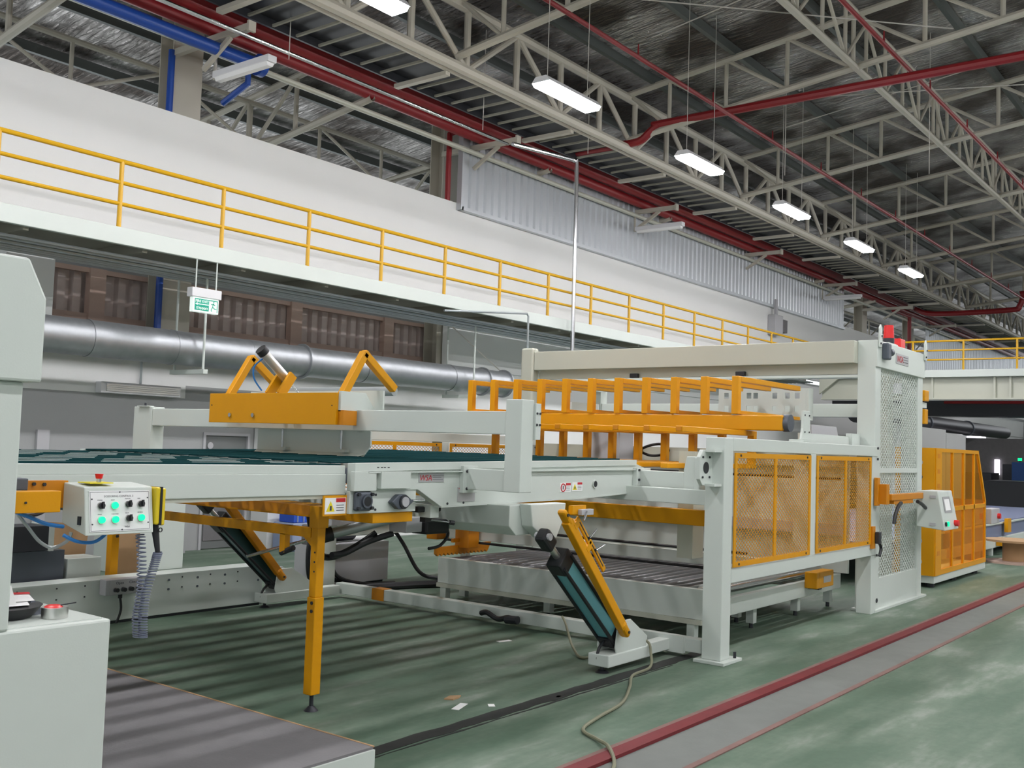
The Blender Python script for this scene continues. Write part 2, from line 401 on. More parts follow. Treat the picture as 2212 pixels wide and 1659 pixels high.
# mezzanine walkway
mz = thing('mezzanine_walkway', 'white edged steel mezzanine walkway running along the white wall', 'walkway', (20, 13.8, 4.6))
part('fascia', B(1.5, 34.3, 12.98, 13.06, 4.62, 4.86), 'ivory', mz, bevel=0.008)
part('deck', B(1.5, 34.3, 13.06, 14.59, 4.74, 4.85), 'soffit', mz)
x = 3.0
while x < 34:
    part('joist', B(x - 0.04, x + 0.04, 13.07, 14.58, 4.58, 4.739), 'soffit', mz); x += 1.73
def railing(name, label, p0, p1, posts, ax, z0, mt='rail'):
    r = thing(name, label, 'railing', (p0[0], p0[1], z0))
    for h in (0.93, 0.63, 0.33):
        part('rail', CYL((p0[0], p0[1], z0 + h), (p1[0], p1[1], z0 + h), 0.033 if h > 0.9 else 0.028, n=10), mt, r, smooth=True)
    for q in posts:
        b = (q, p0[1]) if ax == 'x' else (p0[0], q)
        part('post', CYL((b[0], b[1], z0), (b[0], b[1], z0 + 0.93), 0.033, n=10), mt, r, smooth=True)
    return r
railing('guard_railing', 'long yellow tubular railing along the white mezzanine edge', (2.65, 13.02), (34.2, 13.02), [6.02 + 1.714 * k for k in range(-2, 17)], 'x', 4.86)
# conduits under the walkway
for k, (yy, zz, rr) in enumerate([(13.22, 4.50, 0.022), (13.32, 4.49, 0.018), (13.42, 4.50, 0.018), (13.52, 4.48, 0.03), (13.72, 4.50, 0.02), (13.84, 4.49, 0.02), (13.98, 4.50, 0.03), (14.12, 4.49, 0.02), (14.25, 4.5, 0.025)]):
    single('conduit', ['grey conduit nearest the walkway edge, hung under the mezzanine', 'second grey conduit from the walkway edge under the mezzanine', 'third grey conduit from the walkway edge under the mezzanine',
                       'thick grey conduit in the middle of the bundle under the mezzanine', 'fifth grey conduit from the walkway edge under the mezzanine', 'sixth grey conduit from the walkway edge under the mezzanine',
                       'thick grey conduit toward the wall under the mezzanine', 'second conduit from the wall under the mezzanine', 'conduit closest to the wall under the mezzanine'][k],
           'conduit', CYL((1.5, yy, zz), (34, yy, zz), rr, n=8), 'cond', 'conduits under the mezzanine', smooth=True)
# bridge at right angles
br = thing('bridge_walkway', 'white steel footbridge crossing the hall behind the tall machine', 'walkway', (34.6, 6, 4.0))
part('top_channel', B(33.98, 34.1, -4, 12.95, 4.63, 4.86), 'ivory', br, bevel=0.01)
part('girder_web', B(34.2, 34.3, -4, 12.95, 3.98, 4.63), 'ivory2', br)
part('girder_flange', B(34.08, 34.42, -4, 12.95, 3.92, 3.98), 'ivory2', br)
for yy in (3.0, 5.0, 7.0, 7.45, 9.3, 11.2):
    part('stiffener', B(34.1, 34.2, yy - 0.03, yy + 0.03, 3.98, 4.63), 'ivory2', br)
part('deck', B(34.1, 36.4, -4, 12.95, 4.72, 4.82), 'soffit', br)
part('corner_bracket', PR([(12.3, 4.62), (12.95, 4.62), (12.95, 4.1)], 'x', 33.9, 34.0), 'ivory2', br)
part('junction_box', B(33.95, 34.07, 10.1, 10.6, 4.1, 4.45), 'boxgrey', br)
railing('guard_railing', 'yellow tubular railing on the white footbridge at right', (34.05, 13.0), (34.05, -3.0), [13.0 - 1.55 * k for k in range(0, 11)], 'y', 4.86)
part_under = single('dark_duct', 'dark horizontal duct hanging under the white footbridge', 'duct', B(38, 39, -4, 14, 3.55, 4.1), 'dark')

# extract duct with flanges
du = thing('ventilation_duct', 'large round galvanised duct hanging under the mezzanine', 'duct', (10, 14.0, 3.1))
prev = 2.0
segs = [7.9, 9.3, 10.75, 12.1, 13.4, 14.6, 15.9, 17.05, 17.8]
for i, x in enumerate(segs):
    part('duct_section', CYL((prev, 14.0, 3.36), (x, 14.0, 3.36), 0.272 if i % 2 else 0.268, n=32), 'galv', du, smooth=True)
    prev = x
for x, r in ((11.95, 0.315), (17.0, 0.31), (17.75, 0.31), (7.9, 0.278), (9.3, 0.278), (13.4, 0.278), (15.9, 0.278)):
    part('flange', CYL((x, 14.0, 3.36), (x + 0.035, 14.0, 3.36), r, n=32), 'galv', du, smooth=True)
for x in (9.66, 16.3):
    h = thing('duct_hanger', 'white rod hanger with bracket holding the duct %s' % ('near the fire exit sign' if x < 10 else 'near its far end'), 'hanger', (x, 14.0, 3.0), 'duct hangers')
    for yy in (13.62, 14.38):
        part('rod', CYL((x, yy, 3.0), (x, yy, 4.56), 0.02, n=8), 'ivory', h)
    part('crosspiece', B(x - 0.04, x + 0.04, 13.55, 14.45, 2.96, 3.03), 'ivory', h)
    part('top_clamp', B(x - 0.12, x + 0.12, 13.55, 13.70, 4.52, 4.58), 'ivory', h)
for x in (19.3,):
    single('tilted_wire', 'thin brace wire slanting down beside the duct hanger', 'wire', CYL((16.3, 14.3, 4.5), (18.4, 14.3, 3.5), 0.012, n=5), 'wire')

# exit sign
ex = thing('exit_sign', 'green fire exit sign hung under the mezzanine', 'sign', (9.18, 13.0, 3.85))
part('housing', B(8.92, 9.44, 12.93, 13.07, 4.05, 4.19), 'lamph', ex, bevel=0.01)
part('panel', B(8.96, 9.41, 12.955, 13.045, 3.83, 4.05), 'signw', ex, bevel=0.005)
part('green_field', B(8.985, 9.235, 12.951, 12.9545, 3.855, 4.03), 'signg', ex)
part('green_edge', B(9.235, 9.39, 12.951, 12.9545, 4.015, 4.03).box(9.378, 9.39, 12.951, 12.9545, 3.85, 4.015), 'signg', ex)
text('lettering', 'FIRE EXIT', 0.056, (8.993, 12.949, 3.975), (1, 0, 0), (0, 0, 1), 'signw', ex)
text('lettering', 'ทางออก', 0.062, (9.01, 12.949, 3.872), (1, 0, 0), (0, 0, 1), 'signw', ex)
part('arrow', PR([(8.993, 3.949), (9.03, 3.967), (9.03, 3.955), (9.225, 3.955), (9.225, 3.943), (9.03, 3.943), (9.03, 3.931)], 'y', 12.947, 12.950), 'signw', ex)
run = MB()
for a, b in (((9.31, 3.985), (9.30, 3.93)), ((9.30, 3.93), (9.345, 3.90)), ((9.345, 3.90), (9.37, 3.905)), ((9.30, 3.93), (9.275, 3.885)), ((9.275, 3.885), (9.29, 3.86)), ((9.31, 3.975), (9.27, 3.965)), ((9.31, 3.975), (9.345, 3.955))):
    run.bar((a[0], 12.950, a[1]), (b[0], 12.950, b[1]), 0.012, 0.004, up=(0, 1, 0))
run.cyl((9.318, 12.948, 4.0), (9.318, 12.952, 4.0), 0.011, n=10)
part('running_figure', run, 'signg', ex)
for x in (9.02, 9.38):
    part('rod', CYL((x, 13.0, 4.19), (x, 13.0, 4.618), 0.011, n=6), 'ivory', ex)

# unlit wall luminaire
wlm = thing('strip_light', 'unlit louvred strip light fixed to the white lower wall', 'lamp', (9.5, 15.1, 2.6))
part('body', B(8.78, 10.24, 15.02, 15.19, 2.62, 2.80), 'lamph', wlm, bevel=0.01)
part('reflector', B(8.87, 10.20, 15.005, 15.02, 2.65, 2.77), 'alu', wlm)
for k in range(4):
    part('louvre', B(8.87, 10.20, 14.99, 15.006, 2.655 + k * 0.03, 2.662 + k * 0.03), 'lamph', wlm)
part('conduit', CYL((9.55, 15.15, 2.8), (9.55, 15.15, 3.6), 0.02, n=8), 'cond', wlm)

# long galvanised drop pipe
single('drop_pipe', 'bright galvanised pipe dropping past the yellow railing to the machine', 'pipe',
       TUBE(smooth_path([(16.3, 12.8, 8.22), (18.2, 12.8, 8.40), (18.55, 12.8, 8.42), (18.66, 12.8, 8.3), (18.68, 12.8, 6.5), (18.7, 12.8, 3.3)], 5), 0.045, n=10), 'steel', smooth=True)
single('drop_conduit', 'thin dark conduit bent over the edge of the mezzanine', 'pipe',
       TUBE([(14.6, 13.0, 4.55), (16.85, 12.7, 4.75), (16.9, 12.7, 4.7), (16.9, 12.7, 3.2)], 0.022, n=8), 'cond', smooth=True)

# isolator box on the wall
eb = thing('isolator_box', 'grey isolator box with trunking on the white upper wall', 'electrical box', (33.6, 14.5, 6.3))
part('box', B(33.3, 33.95, 14.3, 14.595, 6.15, 6.85), 'boxgrey', eb, bevel=0.02)
part('side_box', B(34.0, 34.45, 14.35, 14.59, 6.3, 6.75), 'conc', eb)
part('trunking', B(33.5, 33.62, 14.36, 14.45, 6.85, 7.4), 'boxgrey', eb)

# ------------------------------------------------------------------ roof steel
TX = [13.57 + 5.95 * k for k in range(-1, 7)]
ordn = ['nearest the camera', 'second from the camera', 'third from the camera', 'fourth from the camera', 'fifth from the camera', 'sixth from the camera', 'seventh from the camera', 'farthest from the camera']
DP = 1.06
def member(nm, p, q, r, par, n=8): return part(nm, CYL(p, q, r, n=n, cap=False), 'truss', par, smooth=True)
first = None
for k, x in enumerate(TX):
    lab = 'cream tubular roof truss crossing the hall, %s' % ordn[k]
    if first is None:
        t = first = thing('roof_truss', lab, 'truss', (x, 12, 9.0), 'cream roof trusses of the main hall')
        member('bottom_chord', (x, 12.0, zb(12)), (x, -4, zb(-4)), 0.075, t)
        member('top_chord', (x, 12.0, zb(12) + DP), (x, -4, zb(-4) + DP), 0.075, t)
        yy = 10.95; i = 0
        while yy > -3:
            member('vertical', (x, yy, zb(yy)), (x, yy, zb(yy) + DP), 0.045, t)
            if yy - 1.36 > -4: member('diagonal', (x, yy, zb(yy) + DP), (x, yy - 1.36, zb(yy - 1.36)), 0.04, t)
            yy -= 1.36
        member('diagonal', (x, 12.0, zb(12) + DP), (x, 10.95, zb(10.95)), 0.04, t)
    else:
        copy_tree(first, (x - TX[0], 0, 0), lab)
# trusses of the bay beyond the wall
first2 = None
for k, x in enumerate(TX[:7]):
    lab = 'cream roof truss in the bay beyond the white wall, %s' % ordn[k]
    if first2 is None:
        t = first2 = thing('roof_truss', lab, 'truss', (x, 15.4, 8.3), 'cream roof trusses beyond the white wall')
        member('bottom_chord', (x, 14.15, 8.64), (x, 25.5, zb(25.5) - 0.3), 0.075, t)
        member('top_chord', (x, 15.4, zb(15.4) + DP), (x, 25.5, zb(25.5) + DP), 0.07, t)
        yy = 16.4
        while yy < 25:
            member('vertical', (x, yy, zb(yy) - 0.1), (x, yy, zb(yy) + DP), 0.05, t)
            member('diagonal', (x, yy, zb(yy) + DP), (x, yy + 1.5, zb(yy + 1.5) - 0.15), 0.045, t)
            yy += 1.5
    else:
        copy_tree(first2, (x - TX[0], 0, 0), lab)
# longitudinal girders
def girder(name, label, y, z0, z1, x0, x1, step, rc, rv):
    t = thing(name, label, 'girder', (x0, y, z0))
    member('bottom_chord', (x0, y, z0), (x1, y, z0), rc, t); member('top_chord', (x0, y, z1), (x1, y, z1), rc, t)
    x = x0 + 0.4; i = 0
    while x < x1:
        member('vertical', (x, y, z0), (x, y, z1), rv, t)
        if x + step < x1: member('diagonal', (x, y, z1 if i % 2 == 0 else z0), (x + step, y, z0 if i % 2 == 0 else z1), rv * 0.9, t)
        x += step; i += 1
    return t
girder('lattice_girder', 'heavy cream lattice girder beside the cable tray under the roof', 12.0, 8.82, 9.98, 3, 70, 1.49, 0.10, 0.065)
girder('lattice_girder', 'slim cream lattice girder tying the roof trusses together', 6.8, zb(6.8) - 0.02, zb(6.8) + DP, 3, 70, 1.19, 0.07, 0.04)
girder('lattice_girder', 'cream lattice girder low beyond the white wall', 17.6, zb(17.6) - 0.1, zb(17.6) + 0.8, 3, 70, 1.98, 0.06, 0.04)
# cable tray: dark, with rungs
ct = thing('cable_tray', 'wide dark ladder cable tray with pale rungs beside the red pipes', 'cable tray', (20, 13, 9.2))
part('cover', B(2, 72, 12.20, 13.36, 8.90, 8.94), 'black', ct)
part('side_rail', B(2, 72, 12.14, 12.19, 8.74, 8.96), 'truss', ct)
part('side_rail', B(2, 72, 13.37, 13.42, 8.76, 8.96), 'dark', ct)
x = 4.0; i = 0
while x < 66:
    if i % 8 == 3: part('support_bar', B(x - 0.06, x + 0.06, 12.15, 13.45, 8.66, 8.735), 'truss', ct)
    else: part('rung', B(x - 0.022, x + 0.022, 12.19, 13.37, 8.78, 8.82), 'soffit', ct)
    x += 0.50; i += 1
# red mains
single('red_main_pipe', 'thick red fire main running beside the dark cable tray', 'pipe', CYL((2, 14.05, 8.96), (72, 14.05, 8.96), 0.15, n=14), 'red', smooth=True)
single('red_main_pipe', 'lower red fire main just under the thick one', 'pipe', CYL((2, 14.26, 8.75), (72, 14.26, 8.75), 0.12, n=14), 'red', smooth=True)
single('red_branch_pipe', 'red branch pipe crossing the hall under the roof trusses', 'pipe',
       TUBE(smooth_path([(19.5, 13.86, 8.93), (19.5, 13.5, 8.92), (19.5, 12.0, 8.92), (19.5, 11.65, 8.95), (19.5, 11.42, 9.1), (19.5, 11.2, 9.22), (19.5, 10.8, 9.24), (19.5, 5, 9.24), (19.5, -4, 9.24)], 5), 0.09, n=10), 'red', smooth=True)
single('red_branch_pipe', 'far red branch pipe stepping up beside the footbridge', 'pipe',
       TUBE(smooth_path([(48, 13.86, 8.9), (48, 13.0, 8.6), (48, 9.9, 8.6), (48, 9.5, 8.75), (48, 9.3, 9.2), (48, 8.9, 9.3), (48, 3, 9.3), (48, 1.6, 9.3)], 5), 0.12, n=10), 'red', smooth=True)
def sprinkler(label, y, z, x0, x1, stp):
    t = thing('sprinkler_pipe', label, 'pipe', (x0, y, z), 'thin red sprinkler pipes')
    part('run', CYL((x0, y, z), (x1, y, z), 0.042, n=8), 'red', t, smooth=True)
    x = x0 + 0.6
    while x < x1:
        part('sprinkler_head', CYL((x, y, z), (x, y, z + 0.24), 0.022, 0.012, n=6), 'red', t); x += stp
    return t
sprinkler('thin red sprinkler pipe above the row of lit lamps', 9.3, 9.02, 3, 60, 2.95)
sprinkler('thin red sprinkler pipe farther out over the hall', 5.9, 9.52, 3, 60, 2.95)
sprinkler('thin red sprinkler pipe beyond the white wall', 18.5, 8.05, 3, 14.6, 2.95)
single('red_drop_pipe', 'red pipe dropping down the second column', 'pipe', TUBE(smooth_path([(16.6, 14.2, 8.85), (16.5, 14.66, 8.8), (16.45, 14.68, 8.6), (16.45, 14.68, 7.2)], 4), 0.06, n=8), 'red', smooth=True)
single('red_drop_pipe', 'red pipe dropping at the far column behind the beacon', 'pipe', TUBE([(46.2, 14.3, 8.6), (48.6, 14.3, 8.6), (48.6, 14.3, 5.0)], 0.09, n=8), 'red', smooth=True)
# blue pipe and column brackets
bp_ = thing('blue_pipe', 'blue pipe with flanged end beside the first column', 'pipe', (7, 14.1, 8.3))
part('run', CYL((2, 14.1, 8.385), (10.9, 14.1, 8.385), 0.11, n=14), 'blue', bp_, smooth=True)
part('flange', CYL((10.78, 14.1, 8.385), (10.9, 14.1, 8.385), 0.19, n=16), 'blue', bp_, smooth=True)
part('branch', TUBE([(10.6, 14.1, 8.35), (10.6, 14.1, 8.0), (10.55, 14.7, 7.75)], 0.055, n=8), 'blue', bp_, smooth=True)
single('blue_drop_pipe', 'blue pipe running down the left side of the first column', 'pipe', CYL((9.90, 15.30, 3.72), (9.90, 15.30, 8.6), 0.06, n=10), 'blue', smooth=True)
single('cream_pipe', 'cream pipe carried on brackets below the red mains', 'pipe', CYL((2, 14.40, 8.44), (60, 14.40, 8.44), 0.055, n=10), 'ivory2', smooth=True)
single('slim_conduit', 'bright slim conduit running above the cream pipe', 'conduit', CYL((2, 13.75, 8.66), (16.4, 13.0, 8.27), 0.03, n=8), 'steel', smooth=True)
single('slim_conduit', 'second slim conduit beside the bright one', 'conduit', CYL((2, 13.82, 8.66), (16.0, 13.1, 8.30), 0.018, n=8), 'steel', smooth=True)
for k, x in enumerate(COLX[:7]):
    b = thing('column_bracket', 'cream bracket arm on the %s column along the wall' % ['first', 'second', 'third', 'fourth', 'fifth', 'sixth', 'seventh'][k], 'bracket', (x, 14.8, 8.4), 'column brackets')
    x -= 0.32; part('arm', B(x - 0.05, x + 0.05, 13.25, 15.38, 8.51, 8.62), 'truss', b)
    part('brace', BAR((x, 13.75, 8.51), (x, 14.45, 8.1), 0.06, 0.08), 'truss', b)
    part('cap', B(x - 0.07, x + 0.07, 13.2, 13.25, 8.48, 8.65), 'truss', b)
# unlit strip lights on arms
for k, x in enumerate((10.15, 23.9, 37.9)):
    b = thing('bracket_lamp', 'unlit white strip light projecting %s' % ['beside the first column', 'from the cream pipe over the silver cladding', 'near the far end of the silver cladding'][k], 'lamp', (x, 13.9, 7.8), 'unlit bracket lamps')
    part('body', B(x - 0.09, x + 0.09, 12.9, 14.35, 7.98, 8.09), 'lamph', b, bevel=0.01)
    part('diffuser', PR([(x - 0.08, 7.98), (x + 0.08, 7.98), (x + 0.05, 7.92), (x - 0.05, 7.92)], 'y', 12.95, 14.3), 'paper', b)
    part('stem', B(x - 0.02, x + 0.02, 14.38, 14.42, 8.03, 8.386), 'truss', b)
    part('stem_foot', B(x - 0.03, x + 0.03, 14.35, 14.42, 7.98, 8.03), 'truss', b)

# lit industrial lamps
def lamp(x, y, z, label):
    t = thing('ceiling_lamp', label, 'lamp', (x, y, z), 'lit suspended strip lamps')
    part('housing', PR([(y - 0.17, z + 0.06), (y + 0.17, z + 0.06), (y + 0.10, z + 0.15), (y - 0.10, z + 0.15)], 'x', x - 0.72, x + 0.72), 'lamph', t)
    part('diffuser', PR([(y - 0.165, z + 0.059), (y + 0.165, z + 0.059), (y + 0.13, z), (y - 0.13, z)], 'x', x - 0.70, x + 0.70), 'lampw', t)
    for s in (-0.55, 0.55):
        part('wire', CYL((x + s, y, z + 0.15), (x + s, y, zr(y) - 0.1), 0.006, n=5), 'wire', t)
    return t
LX = [8.34 + 4.47 * k for k in range(6)]
l0 = None
ll = ['lit strip lamp cut off by the top edge of the photo', 'second lit strip lamp of the visible row', 'third lit strip lamp of the visible row', 'fourth lit strip lamp of the visible row',
      'fifth lit strip lamp of the visible row', 'sixth lit strip lamp, the last big one before the bridge', 'seventh lit strip lamp far down the hall', 'eighth lit strip lamp far down the hall', 'ninth lit strip lamp at the far end']
for k, x in enumerate(LX):
    if l0 is None: l0 = lamp(x, 9.0, 7.43, ll[k])
    else: copy_tree(l0, (x - LX[0], 0, 0), ll[k])
ORD = 'first second third fourth fifth sixth seventh eighth ninth tenth eleventh twelfth thirteenth fourteenth fifteenth'.split()
for yy in (9.0, 0.5, -8.0):  # unseen lamps, added to light the wall, machine fronts and far floor
    for k in range(-2, 13):
        x = 8.34 + 4.47 * k
        if (yy == 9.0 and k >= 0) or (yy < 0 and k > 5): continue   # (the six in view are built above)
        copy_tree(l0, (x - LX[0], yy - 9.0, zr(yy) - zr(9.0)), 'added lit strip lamp outside the frame, %s of the row %s' % (ORD[k + 2], 'over the machine' if yy == 9.0 else 'over the camera' if yy > 0 else 'behind the camera'), 'added lit strip lamps outside the frame')
# drop wires and sprinkler hangers
for k, (x, y, z0, lab) in enumerate([(10.6, 13.05, 8.2, 'near the lamp cut off by the frame'), (15.2, 12.7, 8.2, 'above the bright conduit bend'), (18.2, 12.2, 8.4, 'before the second lit lamp'), (20.6, 8.7, 8.0, 'beside the red branch pipe'), (22.0, 6.1, 8.0, 'in front of the slim girder'), (25.0, 4.6, 8.2, 'over the far side of the hall')]):
    single('hanger_wire', 'thin pale hanger wire ' + lab, 'wire', CYL((x, y, z0), (x, y, zr(y) - 0.01), 0.008, n=5), 'wire', 'thin hanger wires')
for k, (p, q, lab) in enumerate([((16.2, 9.5, 9.7), (16.2, 2, 10.9), 'crossing behind the second truss'), ((22.5, 9.5, 9.7), (22.5, 1, 10.9), 'crossing behind the third truss'), ((19.6, 9.0, 9.4), (25.5, 2.0, 10.4), 'slanting between two trusses'), ((13.6, 9.0, 9.4), (19.5, 5.0, 10.0), 'slanting over the first lamps')]):
    single('brace_wire', 'thin roof bracing wire ' + lab, 'wire', CYL(p, q, 0.012, n=5), 'wire', 'thin roof bracing wires')

# ================================================================== MACHINES
# ---- white machine at the left edge
lm = thing('sanding_machine', 'tall white machine housing cut off by the left edge of the photo', 'machine', (1.5, 5.5, 0.2))
part('hood', PR([(-1.2, 2.745), (2.185, 2.745), (2.27, 2.575), (2.27, 2.205), (-1.2, 2.205)], 'y', 4.36, 9.3), 'ivory', lm, bevel=0.012)
part('cheek', B(-1.2, 2.21, 4.40, 5.30, 1.13, 2.205), 'ivory', lm, bevel=0.01)
part('rear_cheek', B(-1.2, 2.0, 8.9, 9.3, 0.2, 2.205), 'ivory', lm)
part('cabinet', B(-1.2, 2.69, 4.40, 4.98, 0.2, 1.13), 'ivory', lm, bevel=0.012)
part('table_cover', B(-1.2, 2.66, 4.43, 4.96, 1.13, 1.136), 'ivory', lm)

# ---- things on the cabinet
tr = thing('parts_tray', 'black tray holding white papers on the white cabinet', 'tray', (2.32, 4.72, 1.136))
part('dish', CYL((2.33, 4.72, 1.137), (2.33, 4.72, 1.19), 0.13, 0.175, n=24), 'black', tr, smooth=True)
part('paper', MB().add([(2.17, 4.78, 1.195), (2.44, 4.70, 1.20), (2.40, 4.60, 1.198), (2.2, 4.62, 1.2)], [(0, 1, 2, 3)]), 'paper', tr)
part('folded_sheet', MB().add([(2.17, 4.66, 1.20), (2.34, 4.60, 1.205), (2.34, 4.66, 1.285), (2.17, 4.72, 1.275)], [(0, 1, 2, 3)]), 'paper', tr)
part('red_printed_sheet', MB().add([(2.36, 4.70, 1.203), (2.46, 4.67, 1.205), (2.45, 4.72, 1.235), (2.37, 4.75, 1.235)], [(0, 1, 2, 3)]), 'paper', tr)
part('red_print', MB().add([(2.37, 4.735, 1.232), (2.455, 4.705, 1.232), (2.452, 4.715, 1.240), (2.372, 4.745, 1.240)], [(0, 1, 2, 3)]), 'redt', tr)
tn = thing('metal_tin', 'round bright tin with red contents on the white cabinet', 'tin', (2.50, 4.56, 1.136))
part('can', CYL((2.50, 4.56, 1.137), (2.50, 4.56, 1.185), 0.058, n=28), 'alu', tn, smooth=True)
part('red_filling', CYL((2.495, 4.565, 1.185), (2.495, 4.565, 1.193), 0.042, 0.03, n=16), 'redb', tn, smooth=True)
part('spatula', BAR((2.52, 4.55, 1.192), (2.58, 4.52, 1.202), 0.012, 0.004), 'dark', tn)
single('grey_cloth', 'crumpled dark grey cloth between the tray and the tin', 'cloth', MB().add([(2.43, 4.66, 1.137), (2.52, 4.68, 1.137), (2.54, 4.78, 1.137), (2.44, 4.80, 1.137), (2.475, 4.73, 1.215)], [(0, 1, 4), (1, 2, 4), (2, 3, 4), (3, 0, 4)]), 'gmet')

# ---- control box on a yellow arm
cb = thing('control_box', 'white control box with green lit buttons on a yellow arm', 'control box', (2.75, 4.6, 1.51))
X0, X1 = 2.578, 2.935
part('case', PR([(4.505, 1.737), (4.69, 1.752), (4.69, 1.56), (4.472, 1.512)], 'x', X0, X1), 'ivory', cb, bevel=0.005)
def FP(u, v, o=0.0):
    nrm = Vector((0, -0.9895, 0.145))
    return Vector((X0 + (X1 - X0) * u, 4.505 - 0.033 * v, 1.737 - 0.225 * v)) + nrm * o
FN = Vector((0, -0.9895, 0.145)); FUP = Vector((0, 0.145, 0.9895))
pl = MB(); c4 = [FP(0.06, 0.08), FP(0.95, 0.08), FP(0.95, 0.93), FP(0.06, 0.93)]
pl.add([p + FN * 0.001 for p in c4] + [p + FN * 0.003 for p in c4], [(0, 1, 2, 3), (7, 6, 5, 4), (0, 4, 5, 1), (1, 5, 6, 2), (2, 6, 7, 3), (3, 7, 4, 0)])
face = part('face_plate', pl, 'paper', cb)
bd = MB()
for a, b in (((0.075, 0.105), (0.935, 0.105)), ((0.075, 0.905), (0.935, 0.905)), ((0.075, 0.105), (0.075, 0.905)), ((0.935, 0.105), (0.935, 0.905))):
    bd.bar(FP(*a, 0.0032), FP(*b, 0.0032), 0.0015, 0.001, up=FN)
part('printed_border', bd, 'text', face)
BU = [(0.22, 0.39, 'k'), (0.415, 0.39, 'g'), (0.62, 0.37, 'k'), (0.807, 0.37, 'k'), (0.22, 0.685, 'g'), (0.418, 0.685, 'g'), (0.622, 0.67, 'k'), (0.804, 0.665, 'g')]
capt = ['POWER', 'RESET', 'MANUAL', 'FEED', 'START', 'FORWARD', 'BACK', 'REVERSE']
for i, (u, v, k) in enumerate(BU):
    p = FP(u, v, 0.003)
    part('bezel', CYL(p, p + FN * 0.006, 0.0185, n=16), 'alu', cb, smooth=True)
    if k == 'g':
        part('green_button', CYL(p + FN * 0.006, p + FN * 0.016, 0.017, 0.0155, n=16), 'green_l', cb, smooth=True)
    else:
        part('selector_knob', CYL(p + FN * 0.006, p + FN * 0.02, 0.015, 0.0135, n=14), 'black', cb, smooth=True)
        part('knob_grip', BAR(p + FN * 0.024 - FUP * 0.015, p + FN * 0.024 + FUP * 0.017, 0.008, 0.012, up=FN), 'black', cb)
    text('caption', capt[i], 0.0075, FP(u - 0.045, v - 0.105, 0.0035), (1, 0, 0), FUP, 'text', face, depth=0.0002)
text('title', 'SCISSORING CONTROL 2', 0.0135, FP(0.27, 0.215, 0.0035), (1, 0, 0), FUP, 'text', face, depth=0.0002)
text('maker', 'WSA', 0.013, FP(0.56, 0.86, 0.0035), (1, 0, 0), FUP, 'text', face, depth=0.0002)
for u, v in ((0.095, 0.25), (0.915, 0.24), (0.5, 0.11), (0.095, 0.77), (0.915, 0.77), (0.52, 0.90)):
    p = FP(u, v, 0.003); part('screw', CYL(p, p + FN * 0.003, 0.0035, n=8), 'dark', cb)
part('side_latch', B(X0 - 0.006, X0, 4.515, 4.54, 1.56, 1.60), 'black', cb)
part('emergency_plate', B(2.62, 2.74, 4.53, 4.64, 1.752, 1.757), 'ylabel', cb)
es = part('emergency_button', CYL((2.685, 4.565, 1.775), (2.685, 4.565, 1.797), 0.015, 0.020, n=16), 'redb', cb, smooth=True)
part('button_stem', CYL((2.685, 4.565, 1.757), (2.685, 4.565, 1.776), 0.011, n=10), 'steel', es)
part('arm', B(2.21, 2.465, 4.50, 4.58, 1.625, 1.722), 'yellow', cb, bevel=0.003)
part('arm_rear', B(2.40, 2.60, 4.69, 4.74, 1.63, 1.76), 'orange', cb)
bolts(cb, [(2.30, 4.50, 1.672)], (0, -1, 0), 0.006, 0.006)
bolts(cb, [(2.43, 4.69, 1.745), (2.48, 4.69, 1.743)], (0, -1, 0), 0.009, 0.01)
part('dark_connector', B(2.21, 2.37, 4.62, 4.70, 1.72, 1.775), 'gmet', cb, bevel=0.005)
# pendant and coil
pe = thing('hand_pendant', 'yellow hand pendant hung on the right side of the control box', 'remote control', (2.965, 4.55, 1.5))
part('shell', B(2.94, 2.965, 4.47, 4.56, 1.55, 1.735), 'pend', pe, bevel=0.008)
part('shell', B(2.971, 2.995, 4.47, 4.56, 1.545, 1.73), 'pend', pe, bevel=0.008)
part('seam', B(2.962, 2.974, 4.468, 4.562, 1.548, 1.736), 'black', pe)
part('strain_relief', CYL((2.97, 4.52, 1.55), (2.985, 4.50, 1.40), 0.02, 0.011, n=12), 'black', pe, smooth=True)
part('hook_ring', TUBE([(2.985 + 0.010 * math.cos(a), 4.49, 1.522 + 0.010 * math.sin(a)) for a in [i * 0.7 for i in range(10)]], 0.003, n=6), 'black', pe)
def helix(path, r, turns, rw, n=14):
    P = smooth_path(path, 10); pts = []; N = turns * n
    for i in range(N + 1):
        t = i / N * (len(P) - 1); k = min(int(t), len(P) - 2); c = P[k].lerp(P[k + 1], t - k); a = 2 * math.pi * i / n
        pts.append(c + Vector((r * math.cos(a), r * math.sin(a), 0)))
    return MB().tube(pts, rw, n=5)
cc = thing('coiled_cord', 'grey coiled cord hanging in a loop below the control box', 'cord', (2.92, 4.52, 1.0))
part('coil', helix([(2.985, 4.50, 1.41), (2.965, 4.50, 1.34), (2.93, 4.50, 1.22), (2.92, 4.50, 1.10), (2.925, 4.50, 1.0)], 0.021, 36, 0.0036), 'coil', cc, smooth=True)
part('coil', helix([(2.895, 4.52, 1.50), (2.91, 4.52, 1.36), (2.915, 4.52, 1.22), (2.90, 4.52, 1.10), (2.91, 4.52, 1.0)], 0.021, 30, 0.0036), 'coil', cc, smooth=True)
ch = thing('blue_hoses', 'blue pneumatic hoses looping under the control box', 'hose', (2.5, 4.7, 1.5))
part('hose', TUBE(smooth_path([(2.30, 4.62, 1.63), (2.38, 4.62, 1.60), (2.46, 4.62, 1.565), (2.56, 4.64, 1.545)]), 0.0095, n=8), 'bluec', ch, smooth=True)
